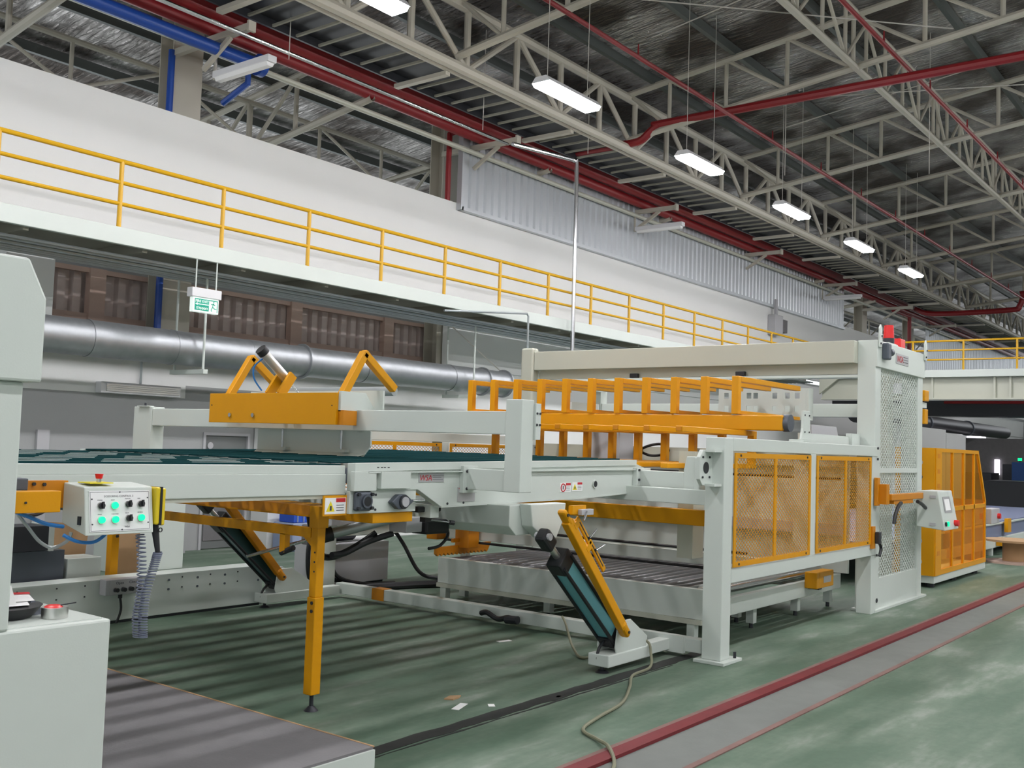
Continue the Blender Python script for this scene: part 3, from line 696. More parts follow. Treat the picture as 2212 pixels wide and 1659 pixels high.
part('hose', TUBE(smooth_path([(2.54, 4.60, 1.51), (2.60, 4.58, 1.478), (2.68, 4.58, 1.47), (2.74, 4.60, 1.49), (2.77, 4.60, 1.52)]), 0.0085, n=8), 'bluec', ch, smooth=True)
part('hose', TUBE(smooth_path([(2.34, 4.64, 1.61), (2.39, 4.64, 1.55), (2.45, 4.64, 1.48), (2.51, 4.63, 1.45), (2.56, 4.6, 1.48), (2.58, 4.6, 1.52)]), 0.008, n=8), 'cond', ch, smooth=True)
part('hose', TUBE(smooth_path([(2.38, 4.66, 1.60), (2.46, 4.68, 1.605), (2.53, 4.69, 1.64)]), 0.008, n=8), 'black', ch, smooth=True)

# ---- lift base beam and things around it
lb = thing('lift_base_beam', 'low white base beam with rows of bolts behind the conveyor', 'machine base', (6, 9.95, 0))
part('beam', B(3.6, 7.97, 9.84, 10.12, 0.03, 0.47), 'ivory', lb, bevel=0.006)
part('foot_strip', B(3.6, 7.95, 9.86, 10.10, 0.0, 0.03), 'dark', lb)
for x in (6.68, 7.05, 7.42, 7.90):
    bolts(lb, [(x, 9.84, 0.40), (x, 9.84, 0.30)], (0, -1, 0), 0.014, 0.008, 'gmet')
for x in (4.6, 5.0, 5.4, 5.7, 6.85, 7.22, 7.6):
    bolts(lb, [(x, 9.84, 0.42), (x, 9.84, 0.31)], (0, -1, 0), 0.009, 0.006)
sw = thing('switch_box', 'small grey switch box with four black knobs on the white base beam', 'control box', (6.07, 9.77, 0.31))
part('case', B(5.86, 6.28, 9.72, 9.838, 0.315, 0.475), 'boxgrey', sw, bevel=0.006)
part('front_label', B(5.90, 6.275, 9.716, 9.72, 0.325, 0.47), 'silverl', sw)
for k in range(4):
    x = 5.965 + k * 0.085
    part('bezel', CYL((x, 9.716, 0.37), (x, 9.70, 0.37), 0.026, n=14), 'steel', sw, smooth=True)
    part('knob', CYL((x, 9.70, 0.37), (x, 9.665, 0.37), 0.022, n=14), 'black', sw, smooth=True)
text('lettering', 'Open', 0.04, (5.97, 9.714, 0.425), (1, 0, 0), (0, 0, 1), 'text', sw, depth=0.0005)
text('lettering', 'Close', 0.04, (6.12, 9.714, 0.425), (1, 0, 0), (0, 0, 1), 'text', sw, depth=0.0005)
part('cable_gland', CYL((6.06, 9.77, 0.315), (6.06, 9.77, 0.27), 0.022, n=10), 'black', sw)
part('cable', TUBE(smooth_path([(6.06, 9.77, 0.28), (6.07, 9.76, 0.15), (6.02, 9.75, 0.02)]), 0.013, n=8), 'black', sw, smooth=True)
yp = thing('yellow_post', 'short yellow post standing behind the white base beam', 'post', (6.0, 10.25, 0))
part('tube', B(6.19, 6.28, 10.2, 10.30, 0.0, 1.3), 'yellow', yp, bevel=0.006)
bolts(yp, [(6.25, 10.2, 0.95), (6.25, 10.2, 0.87)], (0, -1, 0), 0.018, 0.01)
cbx = thing('cardboard_sheets', 'brown cardboard sheets leaning behind the white base beam', 'cardboard', (6.4, 10.7, 0))
part('sheet', B(6.50, 6.86, 10.72, 10.74, 0.0, 1.1), 'card', cbx)
part('sheet', MB().bar((5.55, 10.64, 0.86), (6.15, 10.64, 0.80), 0.03, 0.34), 'card', cbx)
part('sheet', MB().bar((5.0, 10.8, 0.95), (5.9, 10.8, 0.86), 0.03, 0.12), 'card', cbx)
single('white_block', 'small white box on the floor behind the base beam', 'box', B(5.70, 6.08, 10.2, 10.55, 0.0, 0.66), 'ivory', bevel=0.006)
dc = thing('dark_channel', 'dark steel channel with pale end behind the base beam', 'steel channel', (4.9, 10.4, 0))
part('block', B(4.2, 5.66, 10.2, 10.6, 0.0, 0.76), 'gmet', dc)
part('upper_channel', B(4.2, 5.45, 10.15, 10.5, 0.77, 1.02), 'dark', dc)
part('end_plate', B(5.452, 5.50, 10.13, 10.52, 0.762, 1.03), 'ivory', dc)
gh = thing('grey_ducts', 'curved grey hoses behind the control box', 'hose', (4.8, 10.5, 1.0))
for k, z in enumerate((1.13, 1.28)):
    part('hose', TUBE(smooth_path([(4.2, 10.9, z - 0.04), (4.9, 10.9, z + 0.04), (5.6, 10.9, z + 0.07), (6.2, 10.9, z + 0.0)]), 0.045, n=8), 'gmet', gh, smooth=True)
single('pillar_cabinet', 'pale grey cabinet standing in front of the grey door wall', 'cabinet', B(8.15, 9.22, 13.25, 13.9, 0.0, 1.62), 'ivory', bevel=0.01)
bc = thing('blue_crate', 'bright blue plastic crate by the back wall', 'crate', (12.75, 14.4, 0.55))
part('tub', B(12.05, 12.62, 14.1, 14.5, 0.50, 0.78), 'bcrate', bc, bevel=0.01)
for k in range(4): part('rib', B(12.12 + k * 0.14, 12.14 + k * 0.14, 14.085, 14.1, 0.51, 0.77), 'pblue', bc)
single('wrapped_pallet', 'low stack wrapped in pale blue plastic under the blue crate', 'pallet', B(12.0, 12.68, 14.05, 14.6, 0.0, 0.495), 'pblue', bevel=0.02)

# ---- conveyors
YB = [5.70 + 0.272 * k for k in range(13)]
cv = thing('infeed_conveyor', 'long white belt conveyor entering the left machine', 'conveyor', (3.5, 7.3, 1.4))
for s, yo in ((0, 5.5), (1, 9.02)):
    part('side_beam', B(1.4, 5.17, yo, yo + 0.08, 1.60, 1.752), 'ivory', cv, bevel=0.004)
    part('top_flange', B(1.4, 5.17, yo + 0.012, yo + 0.07, 1.752, 1.812), 'ivory', cv, bevel=0.003)
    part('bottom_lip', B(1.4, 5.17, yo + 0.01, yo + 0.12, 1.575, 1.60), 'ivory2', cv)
for k, yb in enumerate(YB):
    part('belt', B(1.4, 5.30, yb, yb + 0.13, 1.806, 1.818), 'belt', cv)
for k in range(12):
    yy = YB[k] + 0.185
    xx = 1.5 + 0.17 * (k % 3)
    while xx < 5.0:
        part('slat', B(xx, min(xx + 0.42, 5.15), yy, yy + 0.022, 1.812, 1.8182), 'ivory', cv); xx += 0.66
x = 1.6
while x < 5.2:
    part('cross_tie', B(x, x + 0.06, 5.58, 9.02, 1.72, 1.80), 'ivory', cv); x += 0.62
part('end_roller', CYL((5.28, 5.6, 1.735), (5.28, 9.0, 1.735), 0.06, n=14), 'gmet', cv, smooth=True)

tc_ = thing('tilting_conveyor', 'white tilting belt conveyor with nameplate in the middle of the photo', 'conveyor', (7.3, 7.3, 1.5))
prof = [(5.18, 1.832), (9.15, 1.893), (9.18, 1.85), (9.38, 1.80), (9.38, 1.572), (8.2, 1.525), (6.14, 1.495), (5.87, 1.632), (5.18, 1.632)]
part('side_beam', PR(prof, 'y', 5.43, 5.50), 'ivory', tc_, bevel=0.004)
part('side_beam', PR(prof, 'y', 9.1, 9.17), 'ivory', tc_, bevel=0.004)
part('top_cover', PR([(5.18, 1.772), (9.15, 1.838), (9.15, 1.893), (5.18, 1.832)], 'y', 5.415, 5.43), 'ivory', tc_)
part('ledge', PR([(5.3, 1.762), (9.37, 1.79), (9.37, 1.80), (5.3, 1.772)], 'y', 5.395, 5.43), 'ivory', tc_)
part('lower_flange', PR([(6.14, 1.485), (8.2, 1.515), (9.38, 1.562), (9.38, 1.575), (8.2, 1.528), (6.14, 1.498)], 'y', 5.42, 5.60), 'ivory', tc_)
def zt(x): return 1.828 + (x - 5.18) * 0.0155
for k, yb in enumerate(YB):
    y0 = yb + 0.0
    part('belt', MB().bar((5.2, y0 + 0.07, zt(5.2)), (9.28, y0 + 0.07, zt(9.28)), 0.14, 0.012), 'belt', tc_)
for k in range(12):
    yy = YB[k] + 0.205
    part('bed_strip', MB().bar((5.3, yy, zt(5.3) - 0.01), (9.2, yy, zt(9.2) - 0.01), 0.03, 0.012), 'ivory', tc_)
x = 5.5
while x < 9.2:
    part('cross_tie', B(x, x + 0.07, 5.5, 9.1, zt(x) - 0.10, zt(x) - 0.012), 'ivory', tc_); x += 0.72
part('end_roller', CYL((9.28, 5.5, zt(9.28) - 0.075), (9.28, 9.1, zt(9.28) - 0.075), 0.06, n=14), 'gmet', tc_, smooth=True)
# bearing plate
bpx = part('bearing_plate', B(5.16, 5.86, 5.44, 5.48, 1.465, 1.632), 'ivory', tc_, bevel=0.004)
part('bracket_plate', B(5.16, 5.385, 5.40, 5.44, 1.63, 1.772), 'ivory', tc_, bevel=0.004)
part('cover_box', B(5.42, 5.74, 5.385, 5.43, 1.645, 1.775), 'ivory', tc_, bevel=0.004)
fb = part('square_bearing', B(5.185, 5.36, 5.40, 5.438, 1.485, 1.627), 'gmet', tc_, bevel=0.02)
part('bearing_bore', CYL((5.29, 5.385, 1.556), (5.29, 5.399, 1.556), 0.05, n=20), 'gmet', fb, smooth=True)
part('bore_hole', CYL((5.29, 5.383, 1.556), (5.29, 5.3855, 1.556), 0.036, n=20), 'black', fb)
for a in ((5.205, 1.507), (5.34, 1.507), (5.205, 1.607), (5.34, 1.607)):
    part('bearing_bolt', CYL((a[0], 5.38, a[1]), (a[0], 5.40, a[1]), 0.014, n=6), 'dark', fb)
db = part('flange_bearing', PR([(5.545, 1.545), (5.62, 1.60), (5.70, 1.60), (5.79, 1.545), (5.70, 1.488), (5.62, 1.488)], 'y', 5.39, 5.438), 'gmet', tc_, bevel=0.008)
part('bearing_ring', CYL((5.675, 5.378, 1.545), (5.675, 5.39, 1.545), 0.052, n=20), 'dark', db, smooth=True)
part('shaft_end', CYL((5.675, 5.368, 1.545), (5.675, 5.378, 1.545), 0.038, n=20), 'boxgrey', db, smooth=True)
part('take_up_screw', CYL((5.79, 5.41, 1.548), (5.92, 5.41, 1.548), 0.012, n=8), 'steel', tc_)
bolts(tc_, [(5.42, 5.44, 1.60), (5.42, 5.44, 1.49), (6.22, 5.43, 1.515), (6.42, 5.43, 1.518), (9.13, 5.43, 1.87)], (0, -1, 0), 0.010, 0.006)
for x in (5.40, 5.44, 5.47, 5.51): part('slot', B(x, x + 0.02, 5.413, 5.416, 1.80, 1.807), 'black', tc_)
np_ = part('nameplate', B(5.87, 6.165, 5.425, 5.43, 1.690, 1.762), 'silverl', tc_)
text('lettering', 'WSA', 0.066, (5.876, 5.424, 1.702), (1, 0, 0.0), (0.18, 0, 1), 'redt', np_, depth=0.0006)
for k, w in enumerate((0.13, 0.10, 0.12)):
    part('print_line', B(6.03, 6.03 + w, 5.423, 5.425, 1.741 - k * 0.016, 1.744 - k * 0.016), 'text', np_)
dp_ = part('data_plate', B(6.34, 6.56, 5.425, 5.43, 1.527, 1.645), 'silverl', tc_)
part('print_line', B(6.35, 6.55, 5.423, 5.425, 1.632, 1.637), 'redt', dp_)
def sticker(parent, x0, z0, w, h, y, tri):
    s = part('warning_sticker', B(x0, x0 + w, y - 0.003, y, z0, z0 + h), 'paper', parent)
    part('red_header', B(x0 + w * 0.52, x0 + w * 0.97, y - 0.0045, y - 0.003, z0 + h * 0.72, z0 + h * 0.97), 'redt', s)
    for k in range(3): part('print_line', B(x0 + w * 0.54, x0 + w * 0.9, y - 0.0045, y - 0.003, z0 + h * (0.2 + 0.16 * k), z0 + h * (0.24 + 0.16 * k)), 'text', s)
    if tri:
        part('warning_triangle', PR([(x0 + w * 0.06, z0 + h * 0.15), (x0 + w * 0.46, z0 + h * 0.15), (x0 + w * 0.26, z0 + h * 0.8)], 'y', y - 0.0045, y - 0.003), 'ylabel', s)
        part('hand_symbol', B(x0 + w * 0.22, x0 + w * 0.31, y - 0.0058, y - 0.0045, z0 + h * 0.22, z0 + h * 0.5), 'text', s)
    else:
        cxx, czz, rr = x0 + w * 0.27, z0 + h * 0.48, w * 0.2
        part('prohibition_ring', TUBE([(cxx + rr * math.cos(a), y - 0.004, czz + rr * math.sin(a)) for a in [i * 2 * math.pi / 20 for i in range(21)]], w * 0.03, n=5), 'redt', s)
        part('hand_symbol', B(cxx - w * 0.04, cxx + w * 0.04, y - 0.0045, y - 0.003, czz - h * 0.2, czz + h * 0.2), 'text', s)
sticker(tc_, 7.80, 1.582, 0.175, 0.085, 5.43, False)
sticker(tc_, 7.995, 1.588, 0.175, 0.085, 5.43, True)
hl = part('round_port', CYL((8.385, 5.418, 1.652), (8.385, 5.43, 1.652), 0.04, n=20), 'ivory', tc_, smooth=True)
part('port_hole', CYL((8.385, 5.416, 1.652), (8.385, 5.419, 1.652), 0.03, n=20), 'black', hl)
# cross beams under the tilting conveyor
part('torsion_beam', PR([(6.72, 1.50), (7.12, 1.50), (7.12, 1.33), (7.02, 1.25), (6.82, 1.25), (6.72, 1.33)], 'y', 5.18, 9.5), 'ivory', tc_, bevel=0.006)
part('front_lug', PR([(6.85, 1.515), (7.37, 1.515), (7.35, 1.40), (7.24, 1.22), (7.06, 1.22), (6.89, 1.33)], 'y', 5.06, 5.18), 'ivory', tc_, bevel=0.008)
part('rear_tie', B(6.1, 6.2, 5.5, 9.1, 1.40, 1.50), 'ivory', tc_)
# pivot arm at the far right end
pa = part('pivot_arm', B(9.16, 9.30, 4.82, 5.43, 1.585, 1.79), 'ivory', tc_, bevel=0.006)
part('arm_flange', B(9.10, 9.38, 5.38, 5.43, 1.565, 1.81), 'ivory', pa, bevel=0.004)
bolts(pa, [(9.14, 5.38, z) for z in (1.59, 1.69, 1.79)], (0, -1, 0), 0.014, 0.012)
part('pivot_plate', PR([(4.70, 1.56), (4.86, 1.56), (4.86, 1.82), (4.83, 1.95), (4.70, 1.95)], 'x', 9.13, 9.20), 'ivory', tc_, bevel=0.008)
part('pivot_cheek', B(9.08, 9.34, 4.66, 4.72, 1.56, 1.95), 'ivory', tc_, bevel=0.015)
part('pivot_shaft', CYL((9.18, 4.52, 1.88), (9.18, 4.67, 1.88), 0.06, n=18), 'gmet', tc_, smooth=True)
# over-conveyor gantry
gt = thing('conveyor_gantry', 'white portal frame straddling the belt conveyor', 'frame', (6.45, 7.4, 1.6))
part('near_post', B(6.37, 6.53, 4.82, 4.98, 1.63, 2.365), 'ivory', gt, bevel=0.006)
part('far_post', B(6.37, 6.53, 9.86, 10.2, 1.62, 2.29), 'ivory', gt, bevel=0.006)
part('rail', B(6.38, 6.52, 4.98, 9.86, 2.085, 2.27), 'ivory', gt, bevel=0.006)
part('near_outrigger', B(6.40, 6.50, 4.98, 5.43, 1.63, 1.80), 'ivory', gt, bevel=0.004)
part('far_outrigger', B(6.40, 6.50, 9.17, 9.86, 1.62, 1.78), 'ivory', gt)
part('outrigger_flange', B(6.36, 6.54, 5.385, 5.43, 1.60, 1.82), 'ivory', gt, bevel=0.003)
bolts(gt, [(6.40, 5.385, 1.635), (6.40, 5.385, 1.775)], (0, -1, 0), 0.012, 0.01)
pbx = part('bolt_plate', B(6.53, 6.60, 4.80, 4.83, 2.05, 2.34), 'ivory', gt, bevel=0.003)
bolts(gt, [(6.545, 4.80, 2.17), (6.585, 4.80, 2.17), (6.545, 4.80, 2.26), (6.585, 4.80, 2.26)], (0, -1, 0), 0.010, 0.008)
part('stop_cap', B(6.34, 6.42, 9.9, 10.1, 2.29, 2.30), 'ivory', gt)
bolts(gt, [(6.38, 10.0, 2.30)], (0, 0, 1), 0.012, 0.03)
# pusher carriage
pu = thing('centering_pusher', 'yellow pusher carriage with bent arms on the white portal rail', 'pusher', (6.4, 7.6, 1.83))
part('face_board', B(6.17, 6.20, 6.73, 8.56, 2.13, 2.415), 'yellow', pu, bevel=0.003)
bolts(pu, [(6.17, 8.52, 2.30), (6.17, 6.78, 2.30)], (-1, 0, 0), 0.007, 0.004)
for yy in (8.22, 7.87):
    part('hex_nut', CYL((6.17, yy, 2.205), (6.155, yy, 2.205), 0.022, n=6), 'steel', pu)
part('end_block', B(6.20, 6.36, 6.66, 6.74, 2.13, 2.26), 'orange', pu)
part('side_cover', PR([(6.20, 2.43), (6.50, 2.43), (6.62, 2.28), (6.62, 2.25), (6.20, 2.25)], 'y', 6.70, 6.73), 'ivory', pu)
part('rear_cover', B(6.62, 6.64, 6.60, 8.5, 2.24, 2.46), 'ivory', pu)
part('deflector', PR([(6.80, 1.83), (8.28, 1.83), (8.28, 2.14), (6.76, 2.14), (6.68, 2.08), (6.68, 1.95)], 'x', 6.56, 6.58), 'ivory', pu)
part('deflector_lip', MB().add([(6.56, 8.28, 1.88), (6.56, 6.72, 1.88), (6.50, 6.80, 1.845), (6.50, 8.28, 1.845)], [(0, 1, 2, 3)]), 'ivory', pu)
for yy in (7.85, 7.02):
    part('guide_rod', CYL((6.52, yy, 1.90), (6.52, yy, 2.10), 0.012, n=10), 'steel', pu, smooth=True)
    part('rod_clamp', B(6.50, 6.56, yy - 0.07, yy + 0.02, 1.885, 1.91), 'ivory', pu)
for yy in (8.38, 6.76):
    part('arm', MB().bar((6.27, yy, 2.40), (6.52, yy, 2.80), 0.07, 0.07).bar((6.50, yy, 2.80), (6.92, yy, 2.49), 0.07, 0.07), 'yellow', pu, bevel=0.006)
part('press_roller', CYL((6.95, 6.78, 2.475), (6.95, 8.36, 2.475), 0.045, n=16), 'cond', pu, smooth=True)
for yy in (7.55, 7.72): part('clevis', BAR((6.22, yy, 2.40), (6.36, yy, 2.60), 0.03, 0.09), 'yellow', pu)
cyl_ = part('air_cylinder', CYL((6.35, 7.63, 2.56), (6.10, 7.66, 2.78), 0.045, n=18), 'alu', pu, smooth=True)
part('end_cap', CYL((6.10, 7.66, 2.78), (6.055, 7.665, 2.82), 0.056, n=14), 'black', cyl_, smooth=True)
part('end_cap', CYL((6.39, 7.625, 2.525), (6.345, 7.63, 2.565), 0.056, n=14), 'black', cyl_, smooth=True)
part('piston_rod', CYL((6.39, 7.625, 2.525), (6.50, 7.62, 2.43), 0.012, n=8), 'steel', cyl_)
part('air_hose', TUBE(smooth_path([(6.12, 7.70, 2.74), (6.10, 7.80, 2.66), (6.12, 7.82, 2.55), (6.2, 7.8, 2.44)]), 0.008, n=6), 'bluec', pu, smooth=True)

# ---- yellow support stand
ys = thing('yellow_stand', 'yellow support stand with one tall leg under the conveyor joint', 'stand', (5.19, 5.78, 0))
part('leg_sleeve', B(5.143, 5.232, 5.743, 5.832, 0.12, 0.83), 'yellow', ys, bevel=0.006)
lg = part('leg', B(5.15, 5.225, 5.75, 5.825, 0.83, 1.46), 'yellow', ys, bevel=0.006)
bolts(lg, [(5.15, 5.775, z) for z in (1.02, 1.09, 1.16)], (-1, 0, 0), 0.008, 0.003)
bolts(lg, [(5.143, 5.775, z) for z in (0.73, 0.79)], (-1, 0, 0), 0.014, 0.006)
part('leg_head', B(5.138, 5.238, 5.735, 5.84, 1.34, 1.50), 'yellow', ys, bevel=0.005)
part('foot_screw', CYL((5.19, 5.787, 0.03), (5.19, 5.787, 0.12), 0.016, n=10), 'dark', ys)
part('foot_pad', CYL((5.19, 5.787, 0.0), (5.19, 5.787, 0.035), 0.055, 0.02, n=16), 'dark', ys, smooth=True)
part('crossbeam', B(5.42, 5.85, 5.46, 10.0, 1.385, 1.46), 'yellow', ys, bevel=0.004)
part('upper_bar', B(5.14, 5.22, 5.84, 9.1, 1.43, 1.50), 'orange', ys)
part('lower_bar', B(5.15, 5.21, 5.83, 9.1, 1.265, 1.335), 'yellow', ys)
part('sticker_plate', B(4.935, 5.17, 5.47, 5.48, 1.455, 1.60), 'yellow', ys)
part('gusset', PR([(5.83, 1.27), (5.93, 1.27), (5.83, 1.20)], 'x', 5.16, 5.20), 'yellow', ys)
part('hanger_tab', B(5.15, 5.20, 6.12, 6.18, 1.13, 1.27), 'yellow', ys)
part('rod_end', CYL((5.17, 6.18, 1.12), (5.17, 6.04, 1.17), 0.022, n=8), 'dark', ys)
sticker(ys, 4.95, 1.468, 0.20, 0.115, 5.47, True)
act = thing('linear_actuator', 'grey actuator with black hoses under the yellow crossbeam', 'actuator', (6, 6, 1.1))
part('barrel', CYL((5.75, 6.3, 1.22), (6.25, 6.0, 1.37), 0.045, n=12), 'cond', act, smooth=True)
part('dark_head', CYL((5.62, 6.38, 1.18), (5.78, 6.28, 1.23), 0.06, n=12), 'black', act, smooth=True)
part('rod', CYL((5.2, 6.63, 1.05), (5.65, 6.36, 1.19), 0.014, n=8), 'steel', act)
part('motor', B(6.25, 6.45, 5.9, 6.1, 1.24, 1.37), 'boxgrey', act, bevel=0.01)
part('valve', B(6.45, 6.75, 5.85, 6.05, 1.22, 1.34), 'black', act, bevel=0.02)
for pts in ([(5.62, 6.4, 1.42), (5.66, 6.4, 1.26), (5.7, 6.4, 1.10), (5.85, 6.4, 1.02), (6.0, 6.3, 1.08), (6.2, 6.2, 1.22)], [(5.8, 6.3, 1.05), (5.95, 6.3, 1.06), (6.1, 6.2, 1.15), (6.3, 6.1, 1.22)], [(6.8, 6.0, 1.34), (6.9, 6.0, 1.2), (6.8, 6.0, 1.10), (6.65, 6.0, 1.08)]):
    part('hose', TUBE(smooth_path(pts), 0.028 if pts[0][0] < 6.5 else 0.014, n=8), 'black', act, smooth=True)
bh = thing('clamp_bar', 'black clamp with thin rod under the conveyor corner', 'clamp', (6.2, 5.6, 1.38))
part('bar', B(6.02, 6.30, 5.56, 5.64, 1.44, 1.485), 'black', bh, bevel=0.01)
part('block', B(6.12, 6.20, 5.57, 5.63, 1.36, 1.44), 'black', bh)
part('rod', CYL((6.18, 5.58, 1.375), (6.34, 5.50, 1.355), 0.006, n=6), 'steel', bh)
part('ball_end', CYL((6.34, 5.50, 1.355), (6.375, 5.483, 1.35), 0.02, n=10), 'black', bh, smooth=True)

# ---- hydraulic tilt cylinders and props
def cylinder(label, y, mb_, mlight, near):
    t = thing('tilt_cylinder', label, 'cylinder', (8.05, y, 0.2), 'tilt cylinders of the conveyor')
    a, b = Vector((8.06, y, 0.27)), Vector((7.19, y, 1.03)); dd = (b - a).normalized()
    up = Vector((0, -1, 0))
    nrm = dd.cross(up).normalized()
    part('barrel', MB().bar(a + dd * 0.10, b - dd * 0.06, 0.14, 0.14, up=(0, 1, 0)), mlight, t, bevel=0.006)
    for o in [nrm * q + Vector((0, w_, 0)) for q in (-0.074, 0.074) for w_ in (-0.074, 0.074)]:
        part('tie_rod', CYL(a + dd * 0.06 + o, b + o, 0.017, n=8), 'black', t, smooth=True)
    part('bottom_cap', MB().bar(a, a + dd * 0.13, 0.20, 0.15, up=(0, 1, 0)), 'black', t, bevel=0.015)
    part('top_cap', MB().bar(b - dd * 0.08, b + dd * 0.07, 0.20, 0.15, up=(0, 1, 0)), 'black', t, bevel=0.015)
    part('rod', CYL(b + dd * 0.05, b + dd * 0.30, 0.032, n=14), 'alu', t, smooth=True)
    part('rod_clevis', MB().bar(b + dd * 0.20, b + dd * 0.38, 0.13, 0.11, up=(0, 1, 0)), 'black', t, bevel=0.025)
    part('clevis_pin', CYL(b + dd * 0.34 - Vector((0, 0.075, 0)), b + dd * 0.34 + Vector((0, 0.075, 0)), 0.03, n=12), 'boxgrey', t)
    part('foot_clevis', MB().bar(a - dd * 0.10, a + dd * 0.02, 0.10, 0.12, up=(0, 1, 0)), 'black', t, bevel=0.015)
    part('supply_hose', TUBE(smooth_path([a + Vector((-0.10, 0.0, 0.02)), a + Vector((-0.22, 0, -0.06)), a + Vector((-0.24, 0, -0.17)), a + Vector((-0.12, 0, -0.2)), a + Vector((0.0, 0.02, -0.18))]), 0.014, n=8), 'black', t, smooth=True)
    return t
cylinder('teal tilt cylinder in front, under the white conveyor', 4.98, 'teald', 'teal', True)
cylinder('dark tilt cylinder at the far side, seen under the conveyor', 9.66, 'dark', 'teald', False)
def prop(label, y, m, slot):
    t = thing('safety_prop', label, 'prop', (8.15, y, 0.35), 'yellow safety props')
    p, q = Vector((6.94, y, 1.465)), Vector((7.97, y, 0.37)); dd = (q - p).normalized(); nrm = dd.cross(Vector((0, 1, 0))).normalized()
    if nrm.z < 0: nrm = -nrm
    part('tube', MB().bar(p + dd * 0.1, q - dd * 0.06, 0.085, 0.075, up=(0, 1, 0)), m, t, bevel=0.008)
    part('top_eye', MB().bar(p - dd * 0.02, p + dd * 0.14, 0.05, 0.085, up=(0, 1, 0)), m, t, bevel=0.02)
    part('bottom_eye', MB().bar(q - dd * 0.12, q + dd * 0.05, 0.075, 0.095, up=(0, 1, 0)), m, t, bevel=0.025)
    bolts(t, [p + dd * 0.03 - Vector((0, 0.04, 0)), q - Vector((0, 0.045, 0))], (0, -1, 0), 0.014, 0.012)
    if slot:
        o = nrm * 0.085
        fw = Vector((0, -0.03, 0))
        for s0, s1, of_ in ((0.15, 0.47, 0.088), (0.43, 0.80, 0.096)):
            sp_ = part('slotted_plate', MB().bar(p + dd * s0 + nrm * of_ + fw, p + dd * s1 + nrm * of_ + fw, 0.052, 0.02, up=(0, 1, 0)), m, t, bevel=0.008)
            part('slot', MB().bar(p + dd * (s0 + 0.05) + nrm * of_ + fw, p + dd * (s1 - 0.05) + nrm * of_ + fw, 0.012, 0.023, up=(0, 1, 0)), 'dark', sp_)
            part('plate_lug', MB().bar(p + dd * (s0 + 0.01) + nrm * 0.05 + fw * 0.5, p + dd * (s0 + 0.07) + nrm * 0.05 + fw * 0.5, 0.07, 0.05, up=(0, 1, 0)), m, sp_)
        for s in (0.40, 0.55):
            c = p + dd * s + nrm * 0.10
            part('handle_knob', CYL(c - Vector((0, 0.05, 0)), c + Vector((0, 0.0, 0)), 0.013, n=8), 'black', t)
            part('handle', CYL(c - Vector((0, 0.05, 0)), c + nrm * 0.12 - Vector((0, 0.05, 0)) + dd * 0.02 * (1 if s < 0.5 else 3), 0.007, n=8), 'steel', t)
    return t
prop('yellow slotted safety prop beside the teal cylinder', 4.80, 'yellow', True)
prop('orange safety prop beside the far dark cylinder', 9.50, 'orange', False)
lp = thing('limit_switch', 'small limit switch with roller above the yellow prop', 'switch', (7.3, 4.8, 1.45))
part('bracket', B(7.0, 7.2, 4.74, 4.78, 1.45, 1.52), 'yellow', lp)
part('body', B(7.08, 7.26, 4.70, 4.74, 1.44, 1.49), 'boxgrey', lp, bevel=0.004)
part('lever', CYL((7.14, 4.69, 1.47), (7.08, 4.68, 1.40), 0.01, n=8), 'steel', lp)

# ---- floor frame
ff = thing('floor_frame', 'white floor frame with cross beam under the tilting conveyor', 'frame', (8.8, 7.2, 0))
part('cross_beam', B(9.04, 9.16, 4.58, 9.72, 0.055, 0.185), 'ivory', ff, bevel=0.006)
part('cross_beam_flange', B(8.99, 9.04, 4.75, 5.2, 0.04, 0.20), 'ivory', ff)
for s, yc in ((0, 4.96), (1, 9.66)):
    part('side_rail', B(7.82, 9.0, yc - 0.06, yc + 0.06, 0.06, 0.165), 'ivory', ff, bevel=0.005)
    part('gusset_plate', PR([(7.95, 0.165), (8.47, 0.165), (8.49, 0.26), (8.18, 0.45), (7.97, 0.45), (7.93, 0.22)], 'y', yc - 0.10, yc - 0.085), 'ivory', ff, bevel=0.003)
    part('gusset_plate', PR([(7.95, 0.165), (8.47, 0.165), (8.49, 0.26), (8.18, 0.45), (7.97, 0.45), (7.93, 0.22)], 'y', yc + 0.085, yc + 0.10), 'ivory', ff, bevel=0.003)
    part('end_box', B(7.80, 8.58, yc - 0.11, yc + 0.11, 0.06, 0.17), 'ivory', ff, bevel=0.01)
    part('foot_screw', CYL((7.87, yc, 0.01), (7.87, yc, 0.09), 0.018, n=8), 'dark', ff)
    part('foot_pad', CYL((7.87, yc, 0.0), (7.87, yc, 0.025), 0.065, 0.03, n=16), 'dark', ff, smooth=True)
bolts(ff, [(9.04, 5.05, 0.165), (9.04, 4.84, 0.165), (9.04, 4.84, 0.075)], (-1, 0, 0), 0.015, 0.02)
part('yellow_band', B(9.03, 9.17, 8.86, 9.06, 0.05, 0.19), 'orange', ff)
part('cable_loop', TUBE(smooth_path([(8.95, 7.25, 0.12), (8.93, 7.15, 0.14), (8.93, 7.0, 0.09), (8.93, 6.85, 0.12), (8.96, 6.75, 0.10)]), 0.03, n=8), 'black', ff, smooth=True)
part('connector', CYL((8.93, 6.88, 0.10), (8.93, 6.72, 0.11), 0.045, n=10), 'dark', ff, smooth=True)
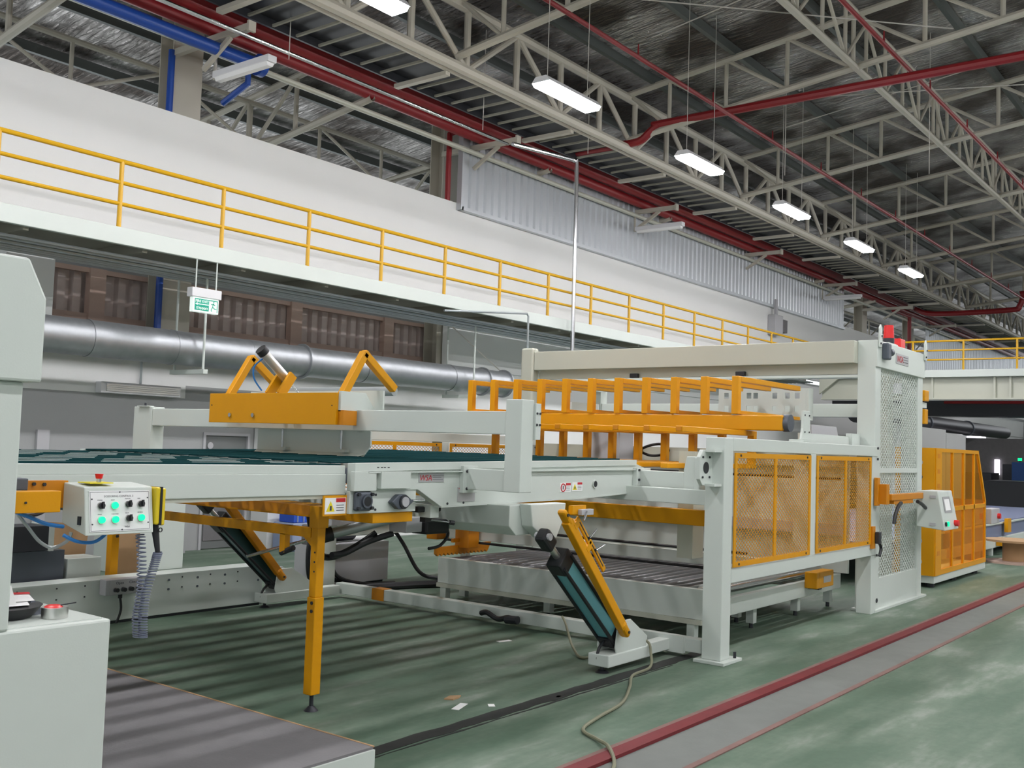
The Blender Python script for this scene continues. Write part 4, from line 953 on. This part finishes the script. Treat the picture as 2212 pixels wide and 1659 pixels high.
single('floor_hose', 'long olive hose trailing across the green floor to the front', 'hose', TUBE(smooth_path([(8.95, 6.15, 0.22), (8.72, 5.95, 0.20), (8.35, 5.6, 0.06), (8.2, 5.35, 0.02), (8.35, 5.0, 0.19), (8.48, 4.86, 0.21), (8.46, 4.80, 0.10), (8.3, 4.72, 0.015), (7.9, 4.66, 0.015), (7.5, 4.45, 0.015), (7.0, 4.22, 0.015), (6.5, 4.12, 0.015), (6.15, 4.02, 0.015), (6.0, 3.8, 0.02), (5.85, 3.62, 0.04), (5.6, 3.42, 0.02), (5.2, 3.25, 0.02)], 8), 0.013, n=8), 'hose', smooth=True)

# ================================================================== STACKER
st = thing('stacker_frame', 'big white stacker frame with yellow mesh guards and tall gantry', 'machine frame', (9.05, 4.43, 0))
def side_frame(yf, yb, near):
    """posts and rails of one side; yf = face toward the camera"""
    part('corner_post', B(8.955, 9.15, yf, yb, 0.03, 2.145), 'ivory', st, bevel=0.008)
    part('base_plate', B(8.90, 9.30, yf - 0.06, yb + 0.06, 0.0, 0.03), 'ivory', st, bevel=0.004)
    bolts(st, [(9.22, yf - 0.02, 0.03), (9.22, yb + 0.02, 0.03)], (0, 0, 1), 0.016, 0.06)
    part('top_rail', B(9.15, 13.44, yf, yb, 2.015, 2.145), 'ivory', st, bevel=0.006)
    part('bottom_rail', B(9.15, 13.44, yf, yb, 0.745, 0.885), 'ivory', st, bevel=0.006)
    part('middle_post', B(11.135, 11.29, yf, yb, 0.885, 2.015), 'ivory', st, bevel=0.004)
    part('end_post', B(13.25, 13.44, yf + 0.01, yb, 0.0, 2.015), 'ivory', st, bevel=0.004)
    bolts(st, [(13.42, yf, z) for z in (0.74, 0.93, 1.98, 2.12)], (0, -1, 0), 0.018, 0.015)
    for a, b in ((9.17, 11.12), (11.30, 13.16)):
        y0 = yf - 0.012
        g = part('guard_panel', B(a, b, y0, yf, 1.95, 2.0).box(a, b, y0, yf, 0.895, 0.945).box(a, a + 0.05, y0, yf, 0.945, 1.95).box(b - 0.05, b, y0, yf, 0.945, 1.95), 'yellow', st)
        mid = (a + b) / 2
        part('guard_stile', B(mid - 0.03, mid + 0.03, y0 - 0.002, yf, 0.945, 1.95), 'yellow', g)
        for q0, q1 in ((a + 0.05, mid - 0.03), (mid + 0.03, b - 0.05)):
            s = part('expanded_mesh', lattice(q0, q1, 0.945, 1.95, yf - 0.004, 0.066, 0.044, 0.0055), 'yellow', g); s['kind'] = 'stuff'
        for p in ((a + 0.12, 1.975), (b - 0.12, 1.975), (a + 0.12, 0.92), (b - 0.12, 0.92)):
            part('guard_screw', CYL((p[0], y0, p[1]), (p[0], y0 - 0.006, p[1]), 0.013, n=8), 'dark', g)
side_frame(4.335, 4.535, True)
side_frame(9.86, 10.06, False)
# pivot bracket on the near corner post
pb = part('pivot_bracket', PR([(8.70, 1.74), (8.76, 1.68), (9.0, 1.68), (9.0, 2.02), (8.76, 2.02), (8.70, 1.95)], 'y', 4.46, 4.50), 'ivory', st, bevel=0.004)
part('bracket_web', B(8.80, 8.955, 4.36, 4.46, 1.675, 1.70).box(8.80, 8.955, 4.36, 4.46, 2.0, 2.025), 'ivory', pb)
part('bracket_hole', CYL((8.82, 4.455, 1.85), (8.82, 4.462, 1.85), 0.055, n=20), 'black', pb)
bolts(pb, [(8.75, 4.46, 1.95), (8.89, 4.46, 1.95), (8.75, 4.46, 1.76), (8.89, 4.46, 1.76)], (0, -1, 0), 0.012, 0.01)
# cross members between the sides
part('portal_crossbeam', B(8.98, 9.10, 4.535, 9.86, 1.485, 1.63), 'ivory', st, bevel=0.006)
part('yellow_crossbeam', B(9.5, 9.62, 4.62, 9.8, 1.24, 1.40), 'yellow', st, bevel=0.006)
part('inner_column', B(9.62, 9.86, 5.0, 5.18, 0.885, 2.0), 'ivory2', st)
fpl = part('far_plate', B(9.0, 12.6, 9.80, 9.855, 0.90, 1.22), 'boxgrey', st)
part('plate_hole', B(9.55, 9.72, 9.795, 9.80, 1.04, 1.14), 'black', fpl)
# front tower and its twin
def tower(yf, yb, near):
    X_ = (13.45, 15.35)
    for x in X_: part('tower_post', B(x, x + 0.22, yf, yb, 0.0, 3.2), 'ivory', st, bevel=0.008)
    part('tower_header', B(13.45, 15.60, yf - 0.02, yb, 3.19, 3.545), 'ivory', st, bevel=0.008)
    part('tower_foot', B(13.67, 15.35, yf + 0.01, yf + 0.05, 0.0, 0.42), 'ivory', st)
    part('tower_sill', B(13.40, 15.70, yf - 0.04, yb + 0.03, 0.0, 0.03), 'ivory', st)
    part('tower_rail', B(13.67, 15.35, yf + 0.005, yf + 0.06, 1.80, 1.865), 'ivory', st)
    if near:
        for z0, z1 in ((0.42, 1.80), (1.865, 3.19)):
            s = part('expanded_mesh', lattice(13.67, 15.35, z0, z1, yf + 0.03, 0.10, 0.07, 0.014), 'ivory', st); s['kind'] = 'stuff'
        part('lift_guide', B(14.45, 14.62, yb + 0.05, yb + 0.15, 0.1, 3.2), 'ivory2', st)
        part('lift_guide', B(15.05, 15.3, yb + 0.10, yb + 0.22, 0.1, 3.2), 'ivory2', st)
        part('chain_strip', B(13.95, 14.15, yb + 0.06, yb + 0.10, 1.4, 1.86), 'lamph', st)
        for x in (13.52, 15.58):
            part('lifting_eye', PR([(x - 0.05, 3.45), (x + 0.05, 3.45), (x + 0.05, 3.70), (x, 3.76), (x - 0.05, 3.70)], 'y', yf - 0.045, yf - 0.02), 'ivory', st, bevel=0.01)
            bolts(st, [(x - 0.02, yf - 0.045, 3.50), (x + 0.02, yf - 0.045, 3.60)], (0, -1, 0), 0.014, 0.012)
        m_ = part('drive_motor', B(13.62, 13.76, yf - 0.11, yf - 0.02, 3.30, 3.52), 'gmet', st, bevel=0.02)
        part('motor_hub', CYL((13.76, yf - 0.07, 3.41), (13.86, yf - 0.07, 3.41), 0.05, n=14), 'gmet', m_, smooth=True)
        npl = part('nameplate', B(14.22, 14.78, yf - 0.026, yf - 0.02, 3.30, 3.44), 'silverl', st)
        text('lettering', 'WSA', 0.13, (14.25, yf - 0.028, 3.325), (1, 0, 0), (0.18, 0, 1), 'redt', npl, depth=0.0006)
        for k in range(3): part('print_line', B(14.54, 14.75, yf - 0.028, yf - 0.026, 3.405 - k * 0.035, 3.412 - k * 0.035), 'text', npl)
        lt_ = part('door_switch', B(13.16, 13.27, 4.30, 4.334, 0.84, 1.12), 'orange', st)
        part('switch_body', B(13.24, 13.33, 4.24, 4.30, 0.90, 1.05), 'dark', lt_, bevel=0.01)
        part('switch_cable', TUBE(smooth_path([(13.31, 4.27, 0.92), (13.40, 4.27, 0.84), (13.34, 4.27, 0.74)]), 0.02, n=8), 'black', lt_, smooth=True)
        bolts(st, [(13.58, yf, 0.14)], (0, -1, 0), 0.03, 0.01)
tower(4.38, 4.62, True)
tower(9.86, 10.10, False)
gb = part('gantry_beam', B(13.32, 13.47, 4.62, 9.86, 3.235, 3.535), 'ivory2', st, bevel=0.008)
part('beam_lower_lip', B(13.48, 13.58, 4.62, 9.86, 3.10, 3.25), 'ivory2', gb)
part('gantry_beam', B(15.36, 15.56, 4.62, 9.86, 3.20, 3.50), 'ivory', st, bevel=0.008)
part('brace_beam', B(15.38, 15.54, 4.62, 9.86, 2.60, 2.80), 'ivory', st, bevel=0.006)
for yy in (8.05, 6.3):
    part('proximity_sensor', B(13.40, 13.47, yy - 0.09, yy + 0.05, 3.09, 3.16), 'black', gb, bevel=0.01)
bolts(st, [(14.6, 9.855, z) for z in (3.26, 3.46)] + [(14.8, 9.855, z) for z in (3.26, 3.46)], (0, -1, 0), 0.03, 0.02)
part('far_end_cap', B(13.30, 13.46, 9.87, 10.12, 2.3, 3.60), 'ivory2', st, bevel=0.03)
part('far_header_plate', B(14.2, 15.3, 9.80, 9.855, 3.0, 3.5), 'ivory', st)
# pallet lift carriage (pale plates seen inside the frame)
part('lift_wall', B(13.55, 13.60, 4.75, 9.8, 0.45, 1.95), 'ivory', st)
part('lift_beam', B(13.42, 13.54, 4.75, 9.8, 1.85, 2.05), 'ivory2', st)
part('lift_beam', B(13.42, 13.54, 4.75, 9.8, 0.95, 1.10), 'boxgrey', st)
part('lift_block', B(13.0, 13.4, 8.0, 8.6, 1.75, 2.25), 'boxgrey', st)
part('slide_rail', CYL((13.38, 4.8, 1.70), (13.38, 9.7, 1.70), 0.018, n=8), 'black', st)
# perforated plate
def perforated(x, ys, zs, hw, hh, y0, y1, z0, z1):
    mb = MB(); t = 0.015
    rows = sorted(zs); zc = z0
    for z in rows:
        mb.box(x, x + t, y0, y1, zc, z - hh)
        yc = y0
        for yy in sorted(ys): mb.box(x, x + t, yc, yy - hw, z - hh, z + hh); yc = yy + hw
        mb.box(x, x + t, yc, y1, z - hh, z + hh); zc = z + hh
    mb.box(x, x + t, y0, y1, zc, z1); return mb
part('perforated_plate', perforated(13.24, [5.36, 5.50, 5.68, 5.96, 6.06, 6.26, 6.40], [2.62, 2.80], 0.035, 0.04, 5.24, 6.52, 2.47, 2.90), 'ivory', st)
part('plate_end', B(13.245, 13.40, 5.20, 5.24, 2.47, 2.90), 'ivory', st)
part('sloped_cover', PR([(12.2, 2.16), (12.2, 2.38), (13.05, 2.38), (13.2, 2.16)], 'y', 4.75, 4.80), 'boxgrey', st)
part('inner_guide', B(11.5, 13.1, 4.60, 4.64, 2.145, 2.26), 'ivory', st)
part('inner_guide_end', B(13.1, 13.40, 4.56, 4.64, 2.145, 2.30), 'ivory', st)
part('white_slide', B(12.6, 13.35, 8.6, 8.75, 2.55, 2.68), 'ivory', st)

# ---- panel turner
tu = thing('panel_turner', 'yellow panel turner with rows of C shaped arms', 'turner', (11.2, 7.2, 2.3))
part('main_beam', B(11.08, 11.30, 4.66, 9.7, 2.27, 2.445), 'yellow', tu, bevel=0.012)
part('beam_collar', CYL((11.19, 4.60, 2.36), (11.19, 4.68, 2.36), 0.10, n=20), 'gmet', tu, smooth=True)
part('bearing_bracket', PR([(11.02, 2.175), (11.32, 2.175), (11.27, 2.30), (11.26, 2.50), (11.07, 2.50), (11.06, 2.30)], 'y', 4.40, 4.43), 'ivory', tu, bevel=0.004)
part('bracket_foot', B(10.95, 11.40, 4.345, 4.52, 2.147, 2.175), 'ivory', tu)
bolts(tu, [(11.10, 4.40, 2.45), (11.23, 4.40, 2.45), (11.10, 4.40, 2.26), (11.23, 4.40, 2.26)], (0, -1, 0), 0.010, 0.008)
w = 0.085
for k in range(11):
    yy = 9.30 - 0.406 * k
    a = part('upper_arm', B(11.06, 11.06 + w, yy - w / 2, yy + w / 2, 2.455, 2.905).box(11.06 + w, 12.95, yy - w / 2, yy + w / 2, 2.84, 2.905).box(11.06 + w, 11.75 if k < 10 else 12.95, yy - w / 2, yy + w / 2, 2.455, 2.50), 'yellow', tu, bevel=0.006)
    part('arm_end_cap', B(12.951, 12.957, yy - w / 2 + 0.01, yy + w / 2 - 0.01, 2.85, 2.895), 'dark', a)
for k in range(11):
    yy = 9.05 - 0.39 * k
    a = part('lower_arm', B(11.32, 11.32 + w, yy - w / 2, yy + w / 2, 1.82, 2.265).box(9.55, 11.32, yy - w / 2, yy + w / 2, 2.205, 2.265).box(9.25, 11.32, yy - w / 2, yy + w / 2, 1.82, 1.875), 'yellow', tu, bevel=0.006)
    part('arm_end_cap', B(9.543, 9.549, yy - w / 2 + 0.012, yy + w / 2 - 0.012, 2.215, 2.255), 'orange', a)
hc = thing('hanging_cable', 'black cable loop hanging beside the panel turner', 'cable', (12.5, 6.9, 1.9))
part('loop', TUBE(smooth_path([(11.9, 7.0, 1.98), (11.9, 6.85, 1.93), (11.9, 6.68, 1.94), (11.9, 6.56, 2.0), (11.9, 6.66, 2.08), (11.9, 6.85, 2.06), (11.9, 7.02, 1.99)]), 0.018, n=8), 'black', hc, smooth=True)
part('plug', CYL((11.9, 7.06, 1.985), (11.9, 6.96, 1.985), 0.035, 0.02, n=10), 'black', hc, smooth=True)
dc2 = thing('drag_chain', 'black cable bundle hanging inside the far side of the stacker', 'cable', (12.5, 9.2, 1.7))
for k in range(3):
    part('strand', TUBE(smooth_path([(12.4 + k * 0.05, 9.35, 2.12), (12.35 + k * 0.06, 9.35, 1.9), (12.15 + k * 0.12, 9.35, 1.6)]), 0.025, n=8), 'black', dc2, smooth=True)

# ---- low roller table
rt = thing('roller_table', 'low white roller table with steel rollers under the stacker', 'roller table', (11.5, 6.8, 0))
part('near_beam', B(9.72, 9.80, 4.92, 8.60, 0.25, 0.565), 'ivory', rt, bevel=0.006)
part('near_beam_lip', B(9.70, 9.78, 4.92, 8.60, 0.20, 0.25), 'ivory2', rt)
part('side_channel', B(9.80, 13.6, 4.86, 4.94, 0.25, 0.44), 'ivory', rt, bevel=0.006)
part('side_channel', B(9.80, 13.6, 8.55, 8.62, 0.25, 0.52), 'ivory', rt)
part('far_beam', B(13.2, 13.3, 4.94, 8.55, 0.25, 0.5), 'ivory', rt)
for k in range(25):
    yy = 5.02 + 0.145 * k
    part('roller', CYL((9.80, yy, 0.505), (13.2, yy, 0.505), 0.056, n=12), 'steel' if k < 2 else 'roller', rt, smooth=True)
for x, y in ((9.76, 5.05), (11.1, 5.0), (11.35, 5.3), (12.4, 5.0), (13.5, 5.0), (9.76, 8.5), (9.9, 7.0), (12.4, 8.5)):
    part('leg', B(x - 0.045, x + 0.045, y - 0.045, y + 0.045, 0.06, 0.25), 'ivory', rt)
    part('leg_foot', CYL((x, y, 0.0), (x, y, 0.06), 0.025, n=8), 'dark', rt)
yb_ = thing('yellow_sensor_box', 'yellow sensor cover at the end of the low roller table', 'sensor', (12.7, 4.95, 0.34))
part('cover', B(12.33, 12.42, 4.70, 4.86, 0.36, 0.56).box(12.42, 12.90, 4.70, 4.86, 0.36, 0.56), 'yellow', yb_, bevel=0.01)
part('label_plate', B(12.55, 12.80, 4.696, 4.70, 0.42, 0.50), 'silverl', yb_)
part('bracket', B(12.45, 12.55, 4.72, 4.90, 0.34, 0.361), 'dark', yb_)
# pusher beam over the roller table with toothed gripper
gp = thing('press_beam', 'pale beam with black slide rods above the roller table', 'beam', (10, 7, 0.7))
part('beam', B(10.36, 10.45, 4.537, 9.05, 0.75, 0.88), 'ivory', gp, bevel=0.004)
part('slide_rod', CYL((10.34, 4.72, 0.92), (10.34, 9.05, 0.92), 0.016, n=8), 'black', gp)
part('slide_rod', CYL((10.34, 4.72, 0.72), (10.34, 9.05, 0.72), 0.016, n=8), 'black', gp)
part('support', B(10.36, 10.44, 8.68, 8.78, 0.0, 0.74), 'ivory', gp)
tg = thing('toothed_gripper', 'orange gripper with a saw toothed bar over the roller table', 'gripper', (10.1, 8.6, 0.62))
part('bracket', B(10.12, 10.34, 8.45, 8.68, 0.66, 1.02), 'orange', tg, bevel=0.01)
part('tail_block', B(10.2, 10.45, 9.06, 9.25, 0.72, 0.93), 'orange', tg, bevel=0.006)
part('top_clamp', B(10.08, 10.3, 8.68, 8.85, 0.94, 1.06), 'orange', tg)
teeth = [(9.70, 0.68), (9.70, 0.60)]
for k in range(14): teeth += [(9.74 + k * 0.075, 0.57), (9.77 + k * 0.075, 0.605)]
teeth += [(10.80, 0.70)]
part('toothed_bar', PR(teeth, 'y', 8.62, 8.66), 'orange', tg)
part('link_bar', B(10.0, 10.34, 8.60, 8.64, 0.73, 0.78), 'orange', tg)
mo = thing('gear_motor', 'dark gear motor hung under the tilting conveyor', 'motor', (8.6, 7.3, 1.2))
part('body', CYL((8.9, 7.15, 1.22), (8.9, 7.55, 1.22), 0.10, n=18), 'gmet', mo, smooth=True)
part('fan_cover', CYL((8.9, 7.55, 1.22), (8.9, 7.68, 1.22), 0.105, 0.09, n=18), 'dark', mo, smooth=True)
part('terminal_box', B(8.84, 8.96, 7.2, 7.4, 1.30, 1.38), 'gmet', mo, bevel=0.01)
part('gearbox', B(8.80, 9.0, 7.0, 7.15, 1.13, 1.33), 'gmet', mo, bevel=0.02)
# hydraulic unit behind
hu = thing('hydraulic_unit', 'grey hydraulic power unit with black hoses behind the yellow leg', 'hydraulic unit', (10, 10.6, 0))
part('tank', B(9.35, 10.62, 10.35, 10.9, 0.03, 0.58), 'boxgrey', hu, bevel=0.01)
part('tank_feet', B(9.4, 10.57, 10.4, 10.85, 0.0, 0.03), 'dark', hu)
part('motor', CYL((9.5, 10.6, 0.72), (10.1, 10.6, 0.72), 0.13, n=16), 'dark', hu, smooth=True)
part('valve_block', B(9.15, 9.5, 10.3, 10.55, 0.59, 0.86), 'conc', hu, bevel=0.02)
part('motor_box', B(10.1, 10.35, 10.5, 10.7, 0.66, 0.80), 'dark', hu)
for r, pts in ((0.03, [(9.1, 10.25, 1.25), (9.05, 10.2, 0.9), (8.98, 10.2, 0.55), (9.02, 10.2, 0.2), (9.2, 10.2, 0.06)]), (0.03, [(9.3, 10.25, 0.75), (9.25, 10.2, 0.45), (9.35, 10.2, 0.2), (9.7, 10.1, 0.06), (10.3, 9.9, 0.05)]), (0.028, [(9.45, 10.25, 0.7), (9.35, 10.15, 0.35), (9.5, 10.1, 0.15), (10.0, 9.95, 0.05), (10.9, 9.55, 0.05)]), (0.028, [(10.3, 10.45, 0.74), (10.6, 10.3, 0.74), (10.75, 10.2, 0.55), (10.9, 10.0, 0.15), (11.1, 9.8, 0.06), (11.4, 9.6, 0.06)]), (0.05, [(9.3, 9.9, 0.05), (10.0, 9.75, 0.05), (10.8, 9.45, 0.05)])):
    part('hose', TUBE(smooth_path(pts), r, n=8), 'black', hu, smooth=True)

# ---- console on swing arm
ar = thing('swing_arm_console', 'white operator console with screen on an orange swing arm', 'console', (15.2, 4.1, 1.05))
part('mount_plate', B(13.30, 13.40, 4.29, 4.335, 1.38, 1.74), 'orange', ar, bevel=0.005)
part('upright', B(13.38, 13.50, 4.20, 4.29, 1.40, 1.66), 'orange', ar, bevel=0.005)
part('arm', B(13.50, 14.90, 4.17, 4.25, 1.45, 1.53), 'orange', ar, bevel=0.005)
part('arm_lower', B(13.62, 14.45, 4.18, 4.24, 1.40, 1.45), 'orange', ar)
part('case', PR([(3.98, 1.56), (4.26, 1.56), (4.26, 1.06), (3.88, 1.02)], 'x', 14.90, 15.62), 'ivory', ar, bevel=0.01)
def CP(u, v, o=0.0): return Vector((14.90 + 0.72 * u, 3.98 - 0.10 * v - o, 1.56 - 0.54 * v))
sc_ = MB(); c4 = [CP(.22, .15, .004), CP(.74, .15, .004), CP(.74, .56, .004), CP(.22, .56, .004)]
part('screen_frame', sc_.add(c4, [(0, 1, 2, 3)]), 'silverl', ar)
part('screen', MB().add([CP(.30, .21, .006), CP(.66, .21, .006), CP(.66, .50, .006), CP(.30, .50, .006)], [(0, 1, 2, 3)]), 'paper', ar)
p = CP(.28, .84); part('green_button', CYL(p, p + Vector((0, -0.02, 0)), 0.035, n=14), 'green_l', ar, smooth=True)
p = CP(.12, .84); part('black_button', CYL(p, p + Vector((0, -0.02, 0)), 0.03, n=14), 'black', ar, smooth=True)
p = CP(.78, .84); part('stop_button', CYL(p, p + Vector((0, -0.06, 0)), 0.045, n=14), 'redb', ar, smooth=True)
part('cable', TUBE(smooth_path([(13.72, 4.12, 1.42), (13.60, 4.12, 1.37), (13.48, 4.12, 1.26), (13.44, 4.12, 1.16)]), 0.025, n=8), 'black', ar, smooth=True)
part('cable', TUBE(smooth_path([(14.45, 4.12, 1.42), (14.65, 4.12, 1.38), (14.90, 4.14, 1.32)]), 0.025, n=8), 'black', ar, smooth=True)
for z in (1.10, 1.48): part('hinge', B(14.885, 14.90, 4.0, 4.08, z - 0.02, z + 0.02), 'boxgrey', ar)
bea = thing('warning_beacon', 'red warning beacon on top of the tall white tower', 'beacon', (14.35, 4.5, 3.545))
part('base', CYL((14.35, 4.5, 3.545), (14.35, 4.5, 3.66), 0.075, n=16), 'dark', bea, smooth=True)
part('lens', CYL((14.35, 4.5, 3.66), (14.35, 4.5, 3.84), 0.072, 0.064, n=16), 'redb', bea, smooth=True)
part('mount', B(14.1, 14.5, 4.42, 4.60, 3.545, 3.58), 'ivory', bea)
single('red_siren', 'small red siren box beside the beacon on the tower', 'siren', B(14.72, 14.95, 4.45, 4.6, 3.55, 3.70), 'redb', bevel=0.015)
yo = thing('yellow_bracket', 'small yellow bracket with cable on the side of the tower', 'bracket', (15.7, 4.4, 2.6))
part('arm', B(15.60, 15.85, 4.40, 4.50, 2.76, 2.84), 'ivory', yo)
part('upper_plate', B(15.62, 15.82, 4.36, 4.42, 2.86, 3.02), 'yellow', yo, bevel=0.01)
part('lower_plate', B(15.62, 15.78, 4.36, 4.42, 2.52, 2.74), 'yellow', yo, bevel=0.01)

# ---- yellow enclosure
en = thing('guard_enclosure', 'yellow guarded enclosure with amber windows right of the tower', 'enclosure', (18.2, 5.0, 0))
part('base', B(16.70, 19.95, 4.50, 5.5, 0.07, 0.19), 'ivory', en, bevel=0.01)
for x in (16.9, 18.2, 19.6): part('foot', CYL((x, 4.62, 0.0), (x, 4.62, 0.07), 0.07, n=10), 'dark', en)
fp = part('end_panel', B(16.66, 16.70, 4.50, 5.10, 0.19, 2.18), 'yellow', en)
for z in (0.4, 0.72, 1.02, 1.5, 1.72, 1.95):
    part('round_hole', CYL((16.645, 4.72, z), (16.66, 4.72, z), 0.045, n=16), 'dark' if z > 1.4 and z < 1.9 else 'boxgrey', fp)
part('front_stile', B(16.70, 17.02, 4.485, 4.50, 0.19, 2.18), 'yellow', en)
for z in (0.5, 1.55, 1.78, 2.02): part('print_block', B(16.78, 16.92, 4.482, 4.485, z, z + 0.07), 'orange', en)
outer = [(17.02, 0.19), (19.95, 0.19), (19.95, 1.30), (19.40, 2.18), (17.02, 2.18)]
part('amber_window', PR(outer, 'y', 4.505, 4.512), 'amber', en)
part('frame_top', B(17.02, 19.40, 4.49, 4.53, 2.12, 2.18), 'yellow', en)
part('frame_bottom', B(17.02, 19.95, 4.49, 4.53, 0.19, 0.27), 'yellow', en)
part('frame_slope', MB().bar((19.37, 4.51, 2.16), (19.92, 4.51, 1.28), 0.06, 0.04, up=(0, 1, 0)), 'yellow', en)
part('frame_end', B(19.89, 19.95, 4.49, 4.53, 0.27, 1.30), 'yellow', en)
part('frame_middle', B(17.02, 19.92, 4.49, 4.53, 1.17, 1.24), 'yellow', en)
for x in (17.72, 18.42, 19.12): part('stile', B(x - 0.025, x + 0.025, 4.49, 4.53, 0.27, 2.12), 'yellow', en)
part('inner_post', B(17.4, 17.5, 5.0, 5.1, 0.19, 0.75), 'yellow', en)
part('end_window', B(19.94, 19.95, 4.53, 5.5, 0.19, 1.3), 'amber', en)
jb = thing('junction_box', 'small grey box with red knob beyond the yellow enclosure', 'control box', (20.2, 4.4, 0.9))
part('case', B(19.97, 20.6, 4.40, 4.56, 0.87, 1.14), 'boxgrey', jb, bevel=0.01)
part('red_knob', CYL((20.45, 4.40, 1.0), (20.45, 4.35, 1.0), 0.05, n=10), 'redb', jb)
part('bracket', B(19.955, 20.3, 4.56, 4.60, 0.95, 1.05), 'yellow', jb)
# outfeed conveyor going off to the right
of = thing('outfeed_conveyor', 'long outfeed conveyor with blue grey belt at the right edge', 'conveyor', (26, 7, 0))
part('belt', B(16.0, 33, 5.3, 9.0, 0.66, 0.68), 'bluebelt', of)
part('side_skirt', B(16.0, 33, 5.22, 5.30, 0.36, 0.66), 'bluebelt', of)
part('side_channel', B(16.0, 33, 5.16, 5.24, 0.16, 0.355), 'ivory', of, bevel=0.01)
part('trim_strip', B(16.0, 33, 5.19, 5.22, 0.64, 0.675), 'ivory', of)
for x in (20.6, 22.5, 23.6, 26.0, 29.0): part('leg', B(x - 0.06, x + 0.06, 5.18, 5.30, 0.0, 0.16), 'ivory', of)
part('yellow_stop', B(24.6, 24.9, 5.08, 5.16, 0.45, 0.75), 'yellow', of)
part('yellow_foot', B(23.8, 24.3, 5.02, 5.15, 0.2, 0.3), 'yellow', of)
cr = thing('cable_reel', 'wooden cable drum standing on the floor at the right edge', 'cable drum', (22.4, 4.6, 0))
part('flange', CYL((22.35, 4.5, 0.0), (22.35, 4.5, 0.04), 0.55, n=24), 'browns', cr, smooth=True)
part('core', CYL((22.35, 4.5, 0.04), (22.35, 4.5, 0.42), 0.22, n=20), 'card', cr, smooth=True)
part('flange', CYL((22.35, 4.5, 0.42), (22.35, 4.5, 0.46), 0.55, n=24), 'card', cr, smooth=True)

# ---- background machines under the bridge
bk = [('white_cabinet', 'tall white cabinets beyond the yellow enclosure', 'cabinet', B(38, 44.6, 11.6, 12.4, 0, 3.25), 'wallw'),
      ('white_cabinet', 'slightly lower white cabinet at the end of the row', 'cabinet', B(44.7, 47.8, 11.6, 12.4, 0, 3.1), 'wallw'),
      ('blue_machine', 'dark blue machine far behind at the right edge', 'machine', B(46, 47.5, 8.0, 9.38, 0, 2.0), 'tarp'),
      ('dark_machine', 'dark machine bulk far behind the outfeed conveyor', 'machine', B(40.5, 43, 6.0, 9.2, 0, 1.3), 'dark'),
      ('dark_partition', 'dark partition standing behind the far machines', 'partition', B(55, 55.3, 2, 15, 0, 3.15), 'conc')]
for nm, lab, cat, mb, mt in bk: single(nm, lab, cat, mb, mt, bevel=0.02)
fd = thing('far_duct', 'dark glossy duct hanging far behind under the footbridge', 'duct', (44, 11.5, 3.3))
part('pipe', CYL((36.6, 12.6, 3.55), (60, 12.6, 3.55), 0.32, n=20), 'dark', fd, smooth=True)
part('collar', CYL((45, 12.6, 3.55), (45.2, 12.6, 3.55), 0.36, n=20), 'gmet', fd, smooth=True)
part('collar', CYL((52, 12.6, 3.55), (52.2, 12.6, 3.55), 0.36, n=20), 'gmet', fd, smooth=True)
gi = thing('indicator_lamp', 'small green signal lamp glowing on the far blue machine', 'lamp', (46.4, 9.15, 2.0))
part('lamp', CYL((46.4, 9.15, 2.06), (46.4, 9.15, 2.18), 0.08, n=12), 'green_l', gi, smooth=True)
part('pole', CYL((46.4, 9.15, 2.0), (46.4, 9.15, 2.06), 0.03, n=8), 'dark', gi)
dl = mat('daylight_gap', (0.95, 0.9, 1.0), 0.5, emit=3.0)
wn = struct('window_2', B(54.9, 54.98, 11.75, 11.98, 1.35, 2.1), dl)
wn3 = struct('window_3', B(62.0, 62.1, 14.0, 15.0, 2.2, 3.4), dl)

single('red_service_pipe', 'thin red pipe under the white footbridge at right', 'pipe', CYL((37.8, 2, 4.02), (37.8, 9.9, 4.02), 0.05, n=8), 'red', smooth=True)
single('black_press', 'tall dark machine left of the far blue machine', 'machine', B(48, 49.5, 9.75, 10.15, 0, 1.9).box(48, 49.5, 10.6, 12.0, 0, 1.5).box(48, 49.5, 10.15, 10.6, 0, 1.2), 'dark', bevel=0.02)
# ---- litter on the floor
for k, (x, y, w_, h_, a, lab) in enumerate([(6.05, 5.08, 0.20, 0.06, 0.35, 'white paper strip lying near the floor slot'), (6.25, 4.93, 0.07, 0.05, 0.8, 'small white scrap beside the paper strip'), (6.85, 4.72, 0.06, 0.03, 0.2, 'tiny pale chip on the green floor before the slot'), (8.35, 6.45, 0.16, 0.06, -0.3, 'torn white plastic scrap on the floor under the conveyor')]):
    c, s = math.cos(a), math.sin(a)
    q = [(x + c * u - s * v, y + s * u + c * v) for u, v in ((-w_ / 2, -h_ / 2), (w_ / 2, -h_ / 2), (w_ / 2, h_ / 2), (-w_ / 2, h_ / 2))]
    single('paper_scrap', lab, 'litter', PR(q, 'z', 0.001, 0.004), 'paper')
single('brown_wrapper', 'crumpled brown wrapper on the floor near the slot', 'litter', PR([(6.12, 5.30), (6.22, 5.33), (6.30, 5.28), (6.24, 5.25), (6.16, 5.24)], 'z', 0.001, 0.012), 'card')
